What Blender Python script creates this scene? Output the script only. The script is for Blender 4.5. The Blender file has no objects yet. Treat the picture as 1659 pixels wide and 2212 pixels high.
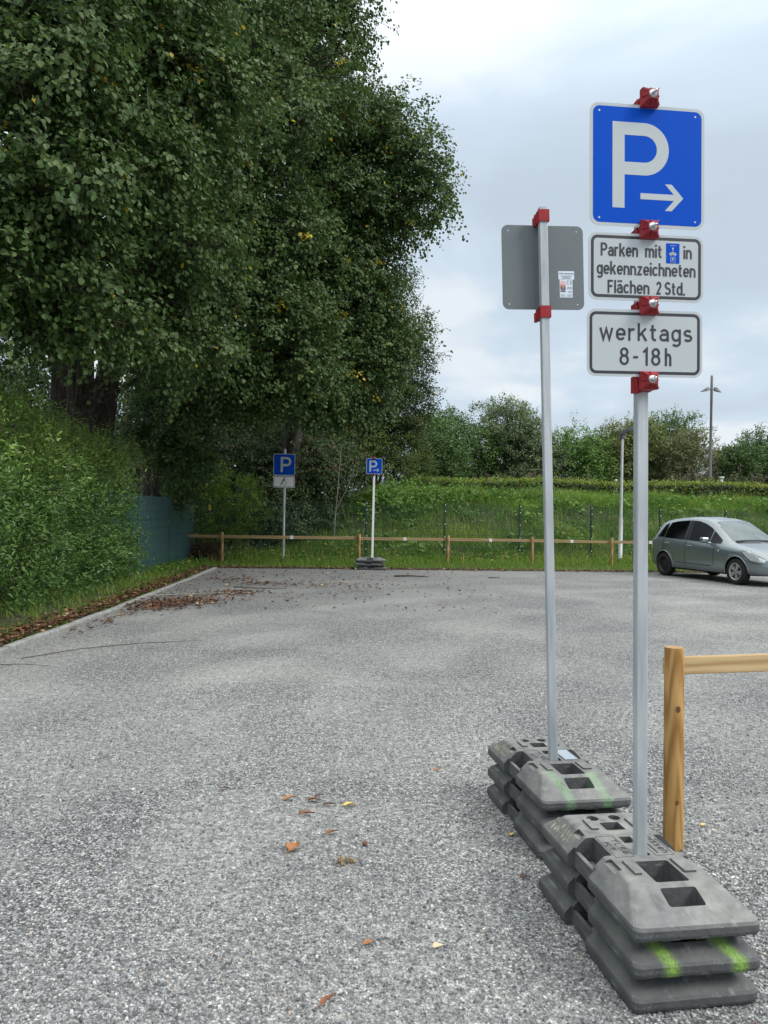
import bpy, bmesh, math, random
import numpy as np
from mathutils import Vector, Matrix, Euler
from mathutils.geometry import tessellate_polygon

R = math.radians
sc = bpy.context.scene
COL = sc.collection
rng = np.random.default_rng(11)
random.seed(5)

# ------------------------------------------------------------------ camera
cam_d = bpy.data.cameras.new("camera")
cam_d.sensor_fit = 'VERTICAL'
cam_d.sensor_height = 36.0
cam_d.lens = 36.0 * 1662.0 / 2212.0
cam_d.clip_start = 0.05
cam_d.clip_end = 2000
cam = bpy.data.objects.new("camera", cam_d)
COL.objects.link(cam)
cam.matrix_world = (Matrix.Translation((0, 0, 1.53)) @ Matrix.Rotation(R(90.17), 4, 'X')
                    @ Matrix.Rotation(R(1.1), 4, 'Z'))
sc.camera = cam

# ------------------------------------------------------------------ sky, sun, exposure
SUN_EL, SUN_AZ = R(41), R(117)          # azimuth measured clockwise from +Y
world = bpy.data.worlds.new("World")
sc.world = world
world.use_nodes = True
wn, wl = world.node_tree.nodes, world.node_tree.links
wn.clear()
w_out = wn.new("ShaderNodeOutputWorld")
w_mix = wn.new("ShaderNodeMixShader")
w_sky = wn.new("ShaderNodeTexSky")
w_sky.sky_type = 'NISHITA'
w_sky.sun_disc = False
w_sky.sun_elevation = SUN_EL
w_sky.sun_rotation = SUN_AZ
w_b1 = wn.new("ShaderNodeBackground"); w_b1.inputs[1].default_value = 0.10
w_b2 = wn.new("ShaderNodeBackground"); w_b2.inputs[1].default_value = 1.0
w_tc = wn.new("ShaderNodeTexCoord")
w_sep = wn.new("ShaderNodeSeparateXYZ")
w_add = wn.new("ShaderNodeMath"); w_add.operation = 'ADD'; w_add.inputs[1].default_value = 0.22
w_max = wn.new("ShaderNodeMath"); w_max.operation = 'MAXIMUM'; w_max.inputs[1].default_value = 0.05
w_dx = wn.new("ShaderNodeMath"); w_dx.operation = 'DIVIDE'
w_dy = wn.new("ShaderNodeMath"); w_dy.operation = 'DIVIDE'
w_com = wn.new("ShaderNodeCombineXYZ")
w_n1 = wn.new("ShaderNodeTexNoise"); w_n1.inputs["Scale"].default_value = 1.45
w_n1.inputs["Detail"].default_value = 7; w_n1.inputs["Roughness"].default_value = 0.5
w_n1.inputs["Distortion"].default_value = 0.25
w_n2 = wn.new("ShaderNodeTexNoise"); w_n2.inputs["Scale"].default_value = 0.55
w_n2.inputs["Detail"].default_value = 4
w_r1 = wn.new("ShaderNodeValToRGB")
w_r1.color_ramp.elements[0].position = 0.38; w_r1.color_ramp.elements[0].color = (0.605, 0.70, 0.79, 1)
w_r1.color_ramp.elements[1].position = 0.60; w_r1.color_ramp.elements[1].color = (0.87, 0.93, 0.98, 1)
e = w_r1.color_ramp.elements.new(0.5); e.color = (0.67, 0.785, 0.90, 1)
w_r2 = wn.new("ShaderNodeValToRGB")
w_r2.color_ramp.elements[0].position = 0.36; w_r2.color_ramp.elements[0].color = (0.82, 0.82, 0.82, 1)
w_r2.color_ramp.elements[1].position = 0.60; w_r2.color_ramp.elements[1].color = (1, 1, 1, 1)
wl.new(w_tc.outputs["Generated"], w_sep.inputs[0])
wl.new(w_sep.outputs[2], w_max.inputs[0]); wl.new(w_max.outputs[0], w_add.inputs[0])
wl.new(w_sep.outputs[0], w_dx.inputs[0]); wl.new(w_add.outputs[0], w_dx.inputs[1])
wl.new(w_sep.outputs[1], w_dy.inputs[0]); wl.new(w_add.outputs[0], w_dy.inputs[1])
wl.new(w_dx.outputs[0], w_com.inputs[0]); wl.new(w_dy.outputs[0], w_com.inputs[1])
w_com.inputs[2].default_value = 3.7
wl.new(w_com.outputs[0], w_n1.inputs["Vector"]); wl.new(w_com.outputs[0], w_n2.inputs["Vector"])
wl.new(w_n1.outputs[0], w_r1.inputs[0]); wl.new(w_n2.outputs[0], w_r2.inputs[0])
# an overcast sky is brighter towards the zenith
w_el = wn.new("ShaderNodeMapRange"); w_el.interpolation_type = 'SMOOTHSTEP'
w_el.inputs[1].default_value = 0.35; w_el.inputs[2].default_value = 1.0; w_el.inputs[3].default_value = 0.72; w_el.inputs[4].default_value = 2.3
wl.new(w_sep.outputs[2], w_el.inputs[0]); wl.new(w_el.outputs[0], w_b2.inputs[1])
w_ec = wn.new("ShaderNodeMapRange"); w_ec.interpolation_type = 'SMOOTHSTEP'
w_ec.inputs[1].default_value = 0.45; w_ec.inputs[2].default_value = 0.9; w_ec.inputs[4].default_value = 0.85
w_cm = wn.new("ShaderNodeMix"); w_cm.data_type = 'RGBA'; w_cm.inputs[7].default_value = (0.88, 0.87, 0.83, 1)
wl.new(w_sep.outputs[2], w_ec.inputs[0]); wl.new(w_ec.outputs[0], w_cm.inputs[0]); wl.new(w_r1.outputs[0], w_cm.inputs[6])
wl.new(w_cm.outputs[2], w_b2.inputs[0]); wl.new(w_sky.outputs[0], w_b1.inputs[0])
wl.new(w_r2.outputs[0], w_mix.inputs[0])
wl.new(w_b1.outputs[0], w_mix.inputs[1]); wl.new(w_b2.outputs[0], w_mix.inputs[2])
wl.new(w_mix.outputs[0], w_out.inputs[0])

sun_d = bpy.data.lights.new("sun", 'SUN')
sun_d.energy = 1.5
sun_d.angle = R(18)
sun_d.color = (1.0, 0.96, 0.90)
sun = bpy.data.objects.new("sun", sun_d)
COL.objects.link(sun)
sv = Vector((math.sin(SUN_AZ) * math.cos(SUN_EL), math.cos(SUN_AZ) * math.cos(SUN_EL), math.sin(SUN_EL)))
sun.rotation_euler = sv.to_track_quat('Z', 'Y').to_euler()
sun.location = (0, 0, 40)

sc.view_settings.view_transform = 'Standard'
sc.view_settings.look = 'None'
sc.view_settings.exposure = 0.45
sc.view_settings.gamma = 1.0
sc.view_settings.use_curve_mapping = False
sc.render.engine = 'CYCLES'
sc.cycles.max_bounces = 8
sc.cycles.diffuse_bounces = 6
sc.cycles.glossy_bounces = 3
sc.cycles.transmission_bounces = 3
sc.cycles.sample_clamp_indirect = 4

# ------------------------------------------------------------------ materials
def mat(name, col=(0.5, 0.5, 0.5), rough=0.6, metal=0.0, spec=0.5, col2=None, scale=20, detail=4, lo=0.35, hi=0.65,
        bump=0.0, bscale=60, stretch=(1, 1, 1), coat=0.0):
    m = bpy.data.materials.new(name)
    m.use_nodes = True
    nt = m.node_tree
    b = nt.nodes["Principled BSDF"]
    b.inputs["Base Color"].default_value = (*col, 1)
    b.inputs["Roughness"].default_value = rough
    b.inputs["Metallic"].default_value = metal
    b.inputs["Specular IOR Level"].default_value = spec
    if coat: b.inputs["Coat Weight"].default_value = coat; b.inputs["Coat Roughness"].default_value = 0.05
    if col2 is not None or bump:
        tc = nt.nodes.new("ShaderNodeTexCoord"); mp = nt.nodes.new("ShaderNodeMapping")
        mp.inputs["Scale"].default_value = stretch
        nt.links.new(tc.outputs["Object"], mp.inputs[0])
    if col2 is not None:
        n = nt.nodes.new("ShaderNodeTexNoise"); n.inputs["Scale"].default_value = scale; n.inputs["Detail"].default_value = detail
        r = nt.nodes.new("ShaderNodeValToRGB")
        r.color_ramp.elements[0].position = lo; r.color_ramp.elements[0].color = (*col, 1)
        r.color_ramp.elements[1].position = hi; r.color_ramp.elements[1].color = (*col2, 1)
        nt.links.new(mp.outputs[0], n.inputs["Vector"]); nt.links.new(n.outputs[0], r.inputs[0])
        nt.links.new(r.outputs[0], b.inputs["Base Color"])
    if bump:
        n2 = nt.nodes.new("ShaderNodeTexNoise"); n2.inputs["Scale"].default_value = bscale; n2.inputs["Detail"].default_value = 5
        bp = nt.nodes.new("ShaderNodeBump"); bp.inputs["Strength"].default_value = bump; bp.inputs["Distance"].default_value = 0.01
        nt.links.new(mp.outputs[0], n2.inputs["Vector"]); nt.links.new(n2.outputs[0], bp.inputs["Height"])
        nt.links.new(bp.outputs[0], b.inputs["Normal"])
    return m

def leaf_mat(name, stops, rough=0.5, trans=0.25, spec=0.5):
    """stops: [(pos, colour)] over the per-leaf 'tone' attribute (each leaf's own hue)."""
    m = bpy.data.materials.new(name)
    m.use_nodes = True
    nt = m.node_tree
    b = nt.nodes["Principled BSDF"]; out = nt.nodes["Material Output"]
    a = nt.nodes.new("ShaderNodeAttribute"); a.attribute_name = "tone"
    r = nt.nodes.new("ShaderNodeValToRGB")
    els = r.color_ramp.elements
    els[0].position, els[0].color = stops[0][0], (*stops[0][1], 1)
    els[1].position, els[1].color = stops[-1][0], (*stops[-1][1], 1)
    for p, c in stops[1:-1]:
        q = els.new(p); q.color = (*c, 1)
    nt.links.new(a.outputs["Fac"], r.inputs[0])
    nt.links.new(r.outputs[0], b.inputs["Base Color"])
    b.inputs["Roughness"].default_value = rough
    b.inputs["Specular IOR Level"].default_value = spec
    if trans:
        t = nt.nodes.new("ShaderNodeBsdfTranslucent"); mx = nt.nodes.new("ShaderNodeMixShader")
        mx.inputs[0].default_value = trans
        nt.links.new(r.outputs[0], t.inputs[0])
        nt.links.new(b.outputs[0], mx.inputs[1]); nt.links.new(t.outputs[0], mx.inputs[2])
        nt.links.new(mx.outputs[0], out.inputs[0])
    return m

def gravel_mat():
    m = bpy.data.materials.new("gravel_ground")
    m.use_nodes = True
    nt = m.node_tree; N = nt.nodes; L = nt.links
    b = N["Principled BSDF"]; b.inputs["Roughness"].default_value = 0.85; b.inputs["Specular IOR Level"].default_value = 0.25
    g = N.new("ShaderNodeNewGeometry")
    def vor(scale, rand=1.0):
        v = N.new("ShaderNodeTexVoronoi"); v.inputs["Scale"].default_value = scale; v.inputs["Randomness"].default_value = rand
        L.new(g.outputs["Position"], v.inputs["Vector"]); return v
    def noise(scale, det=4, dist=0.0):
        n = N.new("ShaderNodeTexNoise"); n.inputs["Scale"].default_value = scale; n.inputs["Detail"].default_value = det
        n.inputs["Distortion"].default_value = dist
        L.new(g.outputs["Position"], n.inputs["Vector"]); return n
    def ramp(src, stops):
        r = N.new("ShaderNodeValToRGB"); els = r.color_ramp.elements
        els[0].position, els[0].color = stops[0][0], (*stops[0][1], 1)
        els[1].position, els[1].color = stops[-1][0], (*stops[-1][1], 1)
        for p, c in stops[1:-1]:
            q = els.new(p); q.color = (*c, 1)
        L.new(src, r.inputs[0]); return r
    def mix(f, a, c, mode='MIX'):
        x = N.new("ShaderNodeMix"); x.data_type = 'RGBA'; x.blend_type = mode
        if isinstance(f, float): x.inputs[0].default_value = f
        else: L.new(f, x.inputs[0])
        L.new(a, x.inputs[6]); L.new(c, x.inputs[7]); return x.outputs[2]
    v1 = vor(100); v2 = vor(210); v3 = vor(52)
    stones = [(0.0, (0.10, 0.105, 0.11)), (0.25, (0.20, 0.205, 0.21)), (0.5, (0.29, 0.30, 0.305)), (0.72, (0.37, 0.375, 0.375)),
              (0.88, (0.46, 0.47, 0.475)), (0.975, (0.64, 0.65, 0.65)), (1.0, (0.46, 0.38, 0.29))]
    sep1 = N.new("ShaderNodeSeparateColor"); L.new(v1.outputs["Color"], sep1.inputs[0])
    sep2 = N.new("ShaderNodeSeparateColor"); L.new(v2.outputs["Color"], sep2.inputs[0])
    sep3 = N.new("ShaderNodeSeparateColor"); L.new(v3.outputs["Color"], sep3.inputs[0])
    c1 = ramp(sep1.outputs[0], stones).outputs[0]
    c2 = ramp(sep2.outputs[1], stones).outputs[0]
    # fine grit between the stones where the lot is packed down
    gap = ramp(v1.outputs["Distance"], [(0.35, (1, 1, 1)), (0.75, (0.12, 0.12, 0.12))]).outputs[0]
    c1 = mix(1.0, c1, gap, 'MULTIPLY')
    grit = noise(420, 3)
    gr = ramp(grit.outputs[0], [(0.3, (0.17, 0.172, 0.155)), (0.7, (0.36, 0.36, 0.335))]).outputs[0]
    fine = mix(0.5, c2, gr)
    packed = noise(0.55, 5, 0.6)
    pk = ramp(packed.outputs[0], [(0.40, (0.1, 0.1, 0.1)), (0.68, (0.85, 0.85, 0.85))]).outputs[0]
    col = mix(pk, c1, fine)
    mid = noise(34, 3)
    col = mix(1.0, col, ramp(mid.outputs[0], [(0.30, (0.60, 0.60, 0.61)), (0.5, (0.96, 0.96, 0.96)), (0.70, (1.42, 1.42, 1.41))]).outputs[0], 'MULTIPLY')
    mid2 = noise(11, 4)
    col = mix(1.0, col, ramp(mid2.outputs[0], [(0.30, (0.80, 0.80, 0.81)), (0.5, (1, 1, 1)), (0.70, (1.16, 1.16, 1.15))]).outputs[0], 'MULTIPLY')
    tint = noise(0.28, 3, 0.4)
    tn = ramp(tint.outputs[0], [(0.34, (0.90, 0.91, 0.92)), (0.5, (1.0, 1.0, 1.0)), (0.68, (1.10, 1.09, 1.06))]).outputs[0]
    col = mix(1.0, col, tn, 'MULTIPLY')
    # curved wheel tracks where cars swing round the lot: pale packed bands with darker loose ridges between
    tm = N.new("ShaderNodeMapping"); tm.inputs["Location"].default_value = (-10.5, -2.5, 0)
    L.new(g.outputs["Position"], tm.inputs[0])
    tw = N.new("ShaderNodeTexWave"); tw.wave_type = 'RINGS'; tw.rings_direction = 'Z'
    tw.inputs["Scale"].default_value = 0.26; tw.inputs["Distortion"].default_value = 2.2; tw.inputs["Detail"].default_value = 3
    tw.inputs["Detail Scale"].default_value = 0.9
    L.new(tm.outputs[0], tw.inputs["Vector"])
    tk = noise(0.22, 3, 0.5)
    tr = ramp(tw.outputs["Fac"], [(0.2, (0.94, 0.94, 0.94)), (0.6, (1.0, 1.0, 1.0)), (0.95, (1.08, 1.08, 1.08))]).outputs[0]
    one = N.new("ShaderNodeRGB"); one.outputs[0].default_value = (1, 1, 1, 1)
    tr = mix(ramp(tk.outputs[0], [(0.38, (0.15, 0.15, 0.15)), (0.62, (1, 1, 1))]).outputs[0], one.outputs[0], tr)
    col = mix(1.0, col, tr, 'MULTIPLY')
    # damp, dirt-stained surface under the trees at the back and along the kerb
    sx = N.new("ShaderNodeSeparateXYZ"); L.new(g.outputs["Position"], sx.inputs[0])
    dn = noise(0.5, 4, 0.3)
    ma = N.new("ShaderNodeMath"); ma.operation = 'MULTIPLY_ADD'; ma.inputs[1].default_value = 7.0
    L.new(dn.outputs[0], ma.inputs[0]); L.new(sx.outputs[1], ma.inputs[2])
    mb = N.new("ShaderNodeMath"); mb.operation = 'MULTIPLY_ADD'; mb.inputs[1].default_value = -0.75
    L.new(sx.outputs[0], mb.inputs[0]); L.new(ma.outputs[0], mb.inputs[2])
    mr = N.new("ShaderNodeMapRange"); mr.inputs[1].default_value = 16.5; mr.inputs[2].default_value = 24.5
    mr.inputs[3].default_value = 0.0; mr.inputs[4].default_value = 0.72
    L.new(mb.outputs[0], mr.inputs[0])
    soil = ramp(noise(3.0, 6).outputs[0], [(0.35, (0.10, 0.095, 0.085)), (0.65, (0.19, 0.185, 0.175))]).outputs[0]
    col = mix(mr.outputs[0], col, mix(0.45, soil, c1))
    dk = N.new("ShaderNodeRGB"); dk.outputs[0].default_value = (1.0, 1.0, 0.995, 1)
    col = mix(1.0, col, dk.outputs[0], 'MULTIPLY')
    L.new(col, b.inputs["Base Color"])
    # relief: stones, then grit, then soft wheel-worn undulation
    inv = N.new("ShaderNodeMath"); inv.operation = 'MULTIPLY_ADD'; inv.inputs[1].default_value = -1.0; inv.inputs[2].default_value = 1.0
    L.new(v1.outputs["Distance"], inv.inputs[0])
    hs = N.new("ShaderNodeMath"); hs.operation = 'MULTIPLY'
    L.new(inv.outputs[0], hs.inputs[0]); L.new(sep1.outputs[1], hs.inputs[1])
    bp1 = N.new("ShaderNodeBump"); bp1.inputs["Strength"].default_value = 0.75; bp1.inputs["Distance"].default_value = 0.008
    L.new(hs.outputs[0], bp1.inputs["Height"])
    bp2 = N.new("ShaderNodeBump"); bp2.inputs["Strength"].default_value = 0.35; bp2.inputs["Distance"].default_value = 0.004
    L.new(grit.outputs[0], bp2.inputs["Height"]); L.new(bp1.outputs[0], bp2.inputs["Normal"])
    L.new(bp2.outputs[0], b.inputs["Normal"])
    return m

def rubber_mat(name, green=None, dusty=1.0):
    """recycled-plastic base plate: dark, dust on the upward faces, optional sprayed paint streaks."""
    m = bpy.data.materials.new(name)
    m.use_nodes = True
    nt = m.node_tree; N = nt.nodes; L = nt.links
    b = N["Principled BSDF"]; b.inputs["Roughness"].default_value = 0.62; b.inputs["Specular IOR Level"].default_value = 0.45
    tc = N.new("ShaderNodeTexCoord"); g = N.new("ShaderNodeNewGeometry")
    def noise(scale, det=5, stretch=None):
        n = N.new("ShaderNodeTexNoise"); n.inputs["Scale"].default_value = scale; n.inputs["Detail"].default_value = det
        if stretch:
            mp = N.new("ShaderNodeMapping"); mp.inputs["Scale"].default_value = stretch
            L.new(tc.outputs["Object"], mp.inputs[0]); L.new(mp.outputs[0], n.inputs["Vector"])
        else: L.new(tc.outputs["Object"], n.inputs["Vector"])
        return n
    def mth(op, a, c=None, d=None):
        x = N.new("ShaderNodeMath"); x.operation = op
        for i, v in enumerate((a, c, d)):
            if v is None: continue
            if isinstance(v, (int, float)): x.inputs[i].default_value = v
            else: L.new(v, x.inputs[i])
        return x.outputs[0]
    def mixc(f, a, c):
        x = N.new("ShaderNodeMix"); x.data_type = 'RGBA'
        L.new(f, x.inputs[0])
        for i, v in ((6, a), (7, c)):
            if isinstance(v, tuple): x.inputs[i].default_value = (*v, 1)
            else: L.new(v, x.inputs[i])
        return x.outputs[2]
    r0 = N.new("ShaderNodeValToRGB")
    r0.color_ramp.elements[0].position = 0.3; r0.color_ramp.elements[0].color = (0.040, 0.043, 0.047, 1)
    r0.color_ramp.elements[1].position = 0.7; r0.color_ramp.elements[1].color = (0.075, 0.078, 0.080, 1)
    L.new(noise(14).outputs[0], r0.inputs[0])
    sep = N.new("ShaderNodeSeparateXYZ"); L.new(g.outputs["Normal"], sep.inputs[0])
    up = N.new("ShaderNodeMapRange"); up.inputs[1].default_value = 0.15; up.inputs[2].default_value = 0.98
    up.inputs[3].default_value = 0.12; up.inputs[4].default_value = 0.95
    L.new(sep.outputs[2], up.inputs[0])
    dn = mth('MULTIPLY_ADD', noise(18, 8).outputs[0], 1.7, -0.02)
    dust = mth('MULTIPLY', mth('MULTIPLY', up.outputs[0], dn), dusty)
    r1 = N.new("ShaderNodeValToRGB")
    r1.color_ramp.elements[0].position = 0.3; r1.color_ramp.elements[0].color = (0.17, 0.175, 0.175, 1)
    r1.color_ramp.elements[1].position = 0.75; r1.color_ramp.elements[1].color = (0.27, 0.265, 0.245, 1)
    L.new(noise(6).outputs[0], r1.inputs[0])
    col = mixc(dust, r0.outputs[0], r1.outputs[0])
    # pale scuffs
    sc1 = noise(30, 6, (1, 0.25, 2.0))
    sr = N.new("ShaderNodeMapRange"); sr.inputs[1].default_value = 0.60; sr.inputs[2].default_value = 0.76
    sr.inputs[3].default_value = 0; sr.inputs[4].default_value = 0.4
    L.new(sc1.outputs[0], sr.inputs[0])
    col = mixc(sr.outputs[0], col, (0.33, 0.34, 0.34))
    spk = N.new("ShaderNodeMapRange"); spk.inputs[1].default_value = 0.70; spk.inputs[2].default_value = 0.78; spk.inputs[4].default_value = 0.55
    L.new(noise(160, 3).outputs[0], spk.inputs[0])
    col = mixc(spk.outputs[0], col, (0.36, 0.36, 0.34))
    drk = N.new("ShaderNodeMapRange"); drk.inputs[1].default_value = 0.62; drk.inputs[2].default_value = 0.72; drk.inputs[4].default_value = 0.5
    L.new(noise(9, 8, (1.6, 0.6, 1)).outputs[0], drk.inputs[0])
    col = mixc(drk.outputs[0], col, (0.055, 0.056, 0.055))
    if green:
        ox = N.new("ShaderNodeSeparateXYZ"); L.new(tc.outputs["Object"], ox.inputs[0])
        wob = mth('MULTIPLY_ADD', noise(11, 3).outputs[0], 0.03, -0.015)
        for xc, slant, wid, y0, y1, amt in green['bands']:
            cx_ = mth('MULTIPLY_ADD', ox.outputs[1], slant, xc)
            dist = mth('ABSOLUTE', mth('SUBTRACT', mth('ADD', ox.outputs[0], wob), cx_))
            mr = N.new("ShaderNodeMapRange"); mr.interpolation_type = 'SMOOTHSTEP'
            mr.inputs[1].default_value = wid; mr.inputs[2].default_value = wid * 0.1; mr.inputs[3].default_value = 0; mr.inputs[4].default_value = 1
            L.new(dist, mr.inputs[0])
            my = N.new("ShaderNodeMapRange"); my.interpolation_type = 'SMOOTHSTEP'
            my.inputs[1].default_value = y1; my.inputs[2].default_value = y0; my.inputs[3].default_value = 0; my.inputs[4].default_value = 1
            L.new(ox.outputs[1], my.inputs[0])
            nn = N.new("ShaderNodeMapRange"); nn.inputs[1].default_value = 0.30; nn.inputs[2].default_value = 0.66
            nn.inputs[3].default_value = 0.2; nn.inputs[4].default_value = 1.0
            L.new(noise(170, 4, (1, 0.5, 0.5)).outputs[0], nn.inputs[0])
            f = mth('MULTIPLY', mth('MULTIPLY', mth('MULTIPLY', mr.outputs[0], my.outputs[0]), nn.outputs[0]), amt)
            col = mixc(f, col, green['col'])
    L.new(col, b.inputs["Base Color"])
    bp = N.new("ShaderNodeBump"); bp.inputs["Strength"].default_value = 0.6; bp.inputs["Distance"].default_value = 0.005
    L.new(noise(55, 8).outputs[0], bp.inputs["Height"]); L.new(bp.outputs[0], b.inputs["Normal"])
    return m

def wood_mat(name, c1, c2, along='Z', scale=9):
    m = bpy.data.materials.new(name)
    m.use_nodes = True
    nt = m.node_tree; N = nt.nodes; L = nt.links
    b = N["Principled BSDF"]; b.inputs["Roughness"].default_value = 0.65; b.inputs["Specular IOR Level"].default_value = 0.3
    tc = N.new("ShaderNodeTexCoord"); mp = N.new("ShaderNodeMapping")
    st = {'Z': (1, 1, 0.09), 'X': (0.09, 1, 1)}[along]
    mp.inputs["Scale"].default_value = st
    L.new(tc.outputs["Object"], mp.inputs[0])
    n0 = N.new("ShaderNodeTexNoise"); n0.inputs["Scale"].default_value = 14; n0.inputs["Detail"].default_value = 3
    L.new(mp.outputs[0], n0.inputs["Vector"])
    w = N.new("ShaderNodeTexWave"); w.wave_type = 'RINGS' if along == 'Z' else 'BANDS'
    w.bands_direction = 'Z' if along == 'X' else 'X'
    if along == 'Z': w.rings_direction = 'Y'
    w.inputs["Scale"].default_value = scale; w.inputs["Distortion"].default_value = 7; w.inputs["Detail"].default_value = 3
    w.inputs["Detail Scale"].default_value = 1.3
    L.new(mp.outputs[0], w.inputs["Vector"])
    r = N.new("ShaderNodeValToRGB")
    r.color_ramp.elements[0].position = 0.15; r.color_ramp.elements[0].color = (*c1, 1)
    r.color_ramp.elements[1].position = 0.75; r.color_ramp.elements[1].color = (*c2, 1)
    q = N.new("ShaderNodeMix"); q.data_type = 'FLOAT'; q.inputs[0].default_value = 0.45
    L.new(w.outputs["Fac"], q.inputs[2]); L.new(n0.outputs[0], q.inputs[3])
    L.new(q.outputs[0], r.inputs[0]); L.new(r.outputs[0], b.inputs["Base Color"])
    bp = N.new("ShaderNodeBump"); bp.inputs["Strength"].default_value = 0.25; bp.inputs["Distance"].default_value = 0.002
    L.new(q.outputs[0], bp.inputs["Height"]); L.new(bp.outputs[0], b.inputs["Normal"])
    return m

M = {}
M['gravel'] = gravel_mat()
M['rubber'] = rubber_mat("dusty_rubber")
M['rubber_low'] = rubber_mat("dark_rubber", dusty=0.35)
M['rubber_lime'] = rubber_mat("lime_sprayed_rubber", dict(col=(0.24, 0.47, 0.03), bands=[(-0.258, -0.44, 0.042, -0.27, -0.18, 0.8), (-0.055, -0.50, 0.042, -0.27, -0.18, 0.8)]), 0.3)
M['rubber_green'] = rubber_mat("green_sprayed_rubber", dict(col=(0.20, 0.46, 0.17), bands=[(-0.140, -0.16, 0.040, -0.20, -0.13, 0.40), (0.070, -0.06, 0.034, -0.22, -0.16, 0.40)]), 0.9)
M['groove'] = mat("dark_groove", (0.018, 0.019, 0.02), 0.8)
M['chalk'] = mat("chalk_scrawl", (0.16, 0.17, 0.14), 0.9, col2=(0.40, 0.40, 0.30), scale=60, lo=0.42, hi=0.62)
M['alu'] = mat("galvanised_metal", (0.31, 0.34, 0.37), 0.45, 0.25, col2=(0.53, 0.56, 0.58), scale=9, detail=8, stretch=(3, 3, 0.3), bump=0.08, bscale=200, lo=0.3, hi=0.7)
M['red'] = mat("red_plastic", (0.26, 0.018, 0.026), 0.5, spec=0.25, col2=(0.32, 0.028, 0.036), scale=30)
M['steel'] = mat("bright_steel", (0.50, 0.50, 0.51), 0.2, 1.0)
M['sign_white'] = mat("retroreflective_white", (0.43, 0.475, 0.50), 0.5, spec=0.15, col2=(0.465, 0.505, 0.525), scale=500, detail=1)
M['sign_edge'] = mat("aluminium_edge", (0.64, 0.67, 0.69), 0.4, 0.2)
M['sign_blue'] = mat("retroreflective_blue", (0.002, 0.068, 0.46), 0.5, spec=0.06, col2=(0.003, 0.074, 0.49), scale=400, detail=1)
M['sign_black'] = mat("sign_ink", (0.020, 0.021, 0.028), 0.5)
M['sign_back'] = mat("grey_sign_back", (0.118, 0.140, 0.150), 0.55, 0.15, col2=(0.130, 0.150, 0.160), scale=5)
M['tag_white'] = mat("white_tag", (0.78, 0.78, 0.78), 0.5)
M['label_white'] = mat("paper_label", (0.60, 0.68, 0.76), 0.5)
M['label_ink'] = mat("label_ink", (0.10, 0.12, 0.16), 0.6)
M['label_pink'] = mat("label_pink", (0.72, 0.40, 0.40), 0.6)
M['label_red'] = mat("label_red", (0.70, 0.11, 0.04), 0.6)
M['label_dark'] = mat("label_dark", (0.09, 0.04, 0.06), 0.6)
M['wood'] = wood_mat("treated_wood", (0.25, 0.125, 0.034), (0.45, 0.265, 0.095), 'Z', 13)
M['wood_end'] = mat("wood_end_grain", (0.45, 0.28, 0.13), 0.7, col2=(0.30, 0.17, 0.07), scale=90)
M['wood_rail'] = wood_mat("rail_wood", (0.34, 0.215, 0.095), (0.52, 0.38, 0.20), 'X', 8)
M['wood_far'] = wood_mat("weathered_rail_wood", (0.20, 0.135, 0.065), (0.36, 0.26, 0.13), 'X', 8)
M['wood_far_post'] = wood_mat("round_post_wood", (0.22, 0.13, 0.05), (0.40, 0.27, 0.12), 'Z', 9)
M['knot'] = mat("wood_knot", (0.11, 0.05, 0.018), 0.7)
M['fence_green'] = mat("green_powder_coat", (0.004, 0.030, 0.018), 0.5)
M['wire_green'] = mat("green_wire", (0.012, 0.050, 0.026), 0.5)
M['teal'] = mat("teal_privacy_strip", (0.032, 0.080, 0.080), 0.5, col2=(0.042, 0.096, 0.094), scale=3, stretch=(4, 4, 1))
M['white_paint'] = mat("white_paint", (0.80, 0.80, 0.79), 0.45)
M['lamp_pole'] = mat("grey_lamp_pole", (0.44, 0.46, 0.46), 0.5, 0.2, col2=(0.52, 0.54, 0.53), scale=5)
M['lamp_dark'] = mat("lamp_head_grey", (0.085, 0.095, 0.10), 0.5)
M['lamp_tall'] = mat("tall_lamp_pole", (0.19, 0.18, 0.19), 0.5, 0.2)
M['bark'] = mat("bark", (0.012, 0.010, 0.008), 0.9, col2=(0.060, 0.050, 0.038), scale=10, detail=6, stretch=(2, 2, 0.3), bump=0.9, bscale=14)
M['twig'] = mat("twig_bark", (0.045, 0.035, 0.022), 0.8)
M['pale_bark'] = mat("pale_bark", (0.16, 0.15, 0.12), 0.8, col2=(0.25, 0.24, 0.20), scale=20)
M['kerb'] = mat("kerb_concrete", (0.22, 0.22, 0.21), 0.85, col2=(0.34, 0.34, 0.33), scale=9, detail=6, bump=0.3)
M['soil'] = mat("soil", (0.045, 0.035, 0.022), 0.95, col2=(0.035, 0.055, 0.018), scale=2.5, detail=6, bump=0.8, bscale=20)
G1, G2, G3 = (0.022, 0.040, 0.014), (0.045, 0.072, 0.026), (0.075, 0.105, 0.048)
M['linden'] = leaf_mat("linden_leaf", [(0, (0.032, 0.070, 0.017)), (0.4, (0.065, 0.122, 0.030)), (0.75, (0.109, 0.173, 0.049)), (0.86, (0.191, 0.266, 0.101)), (0.955, (0.202, 0.235, 0.048)), (0.965, (0.540, 0.453, 0.030)), (1.0, (0.540, 0.393, 0.040))], 0.5, 0.36, 0.42)
M['elm'] = leaf_mat("elm_leaf", [(0, (0.025, 0.052, 0.017)), (0.6, (0.064, 0.105, 0.031)), (0.95, (0.109, 0.153, 0.049)), (1, (0.225, 0.145, 0.028))], 0.6, 0.35, 0.25)
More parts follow.
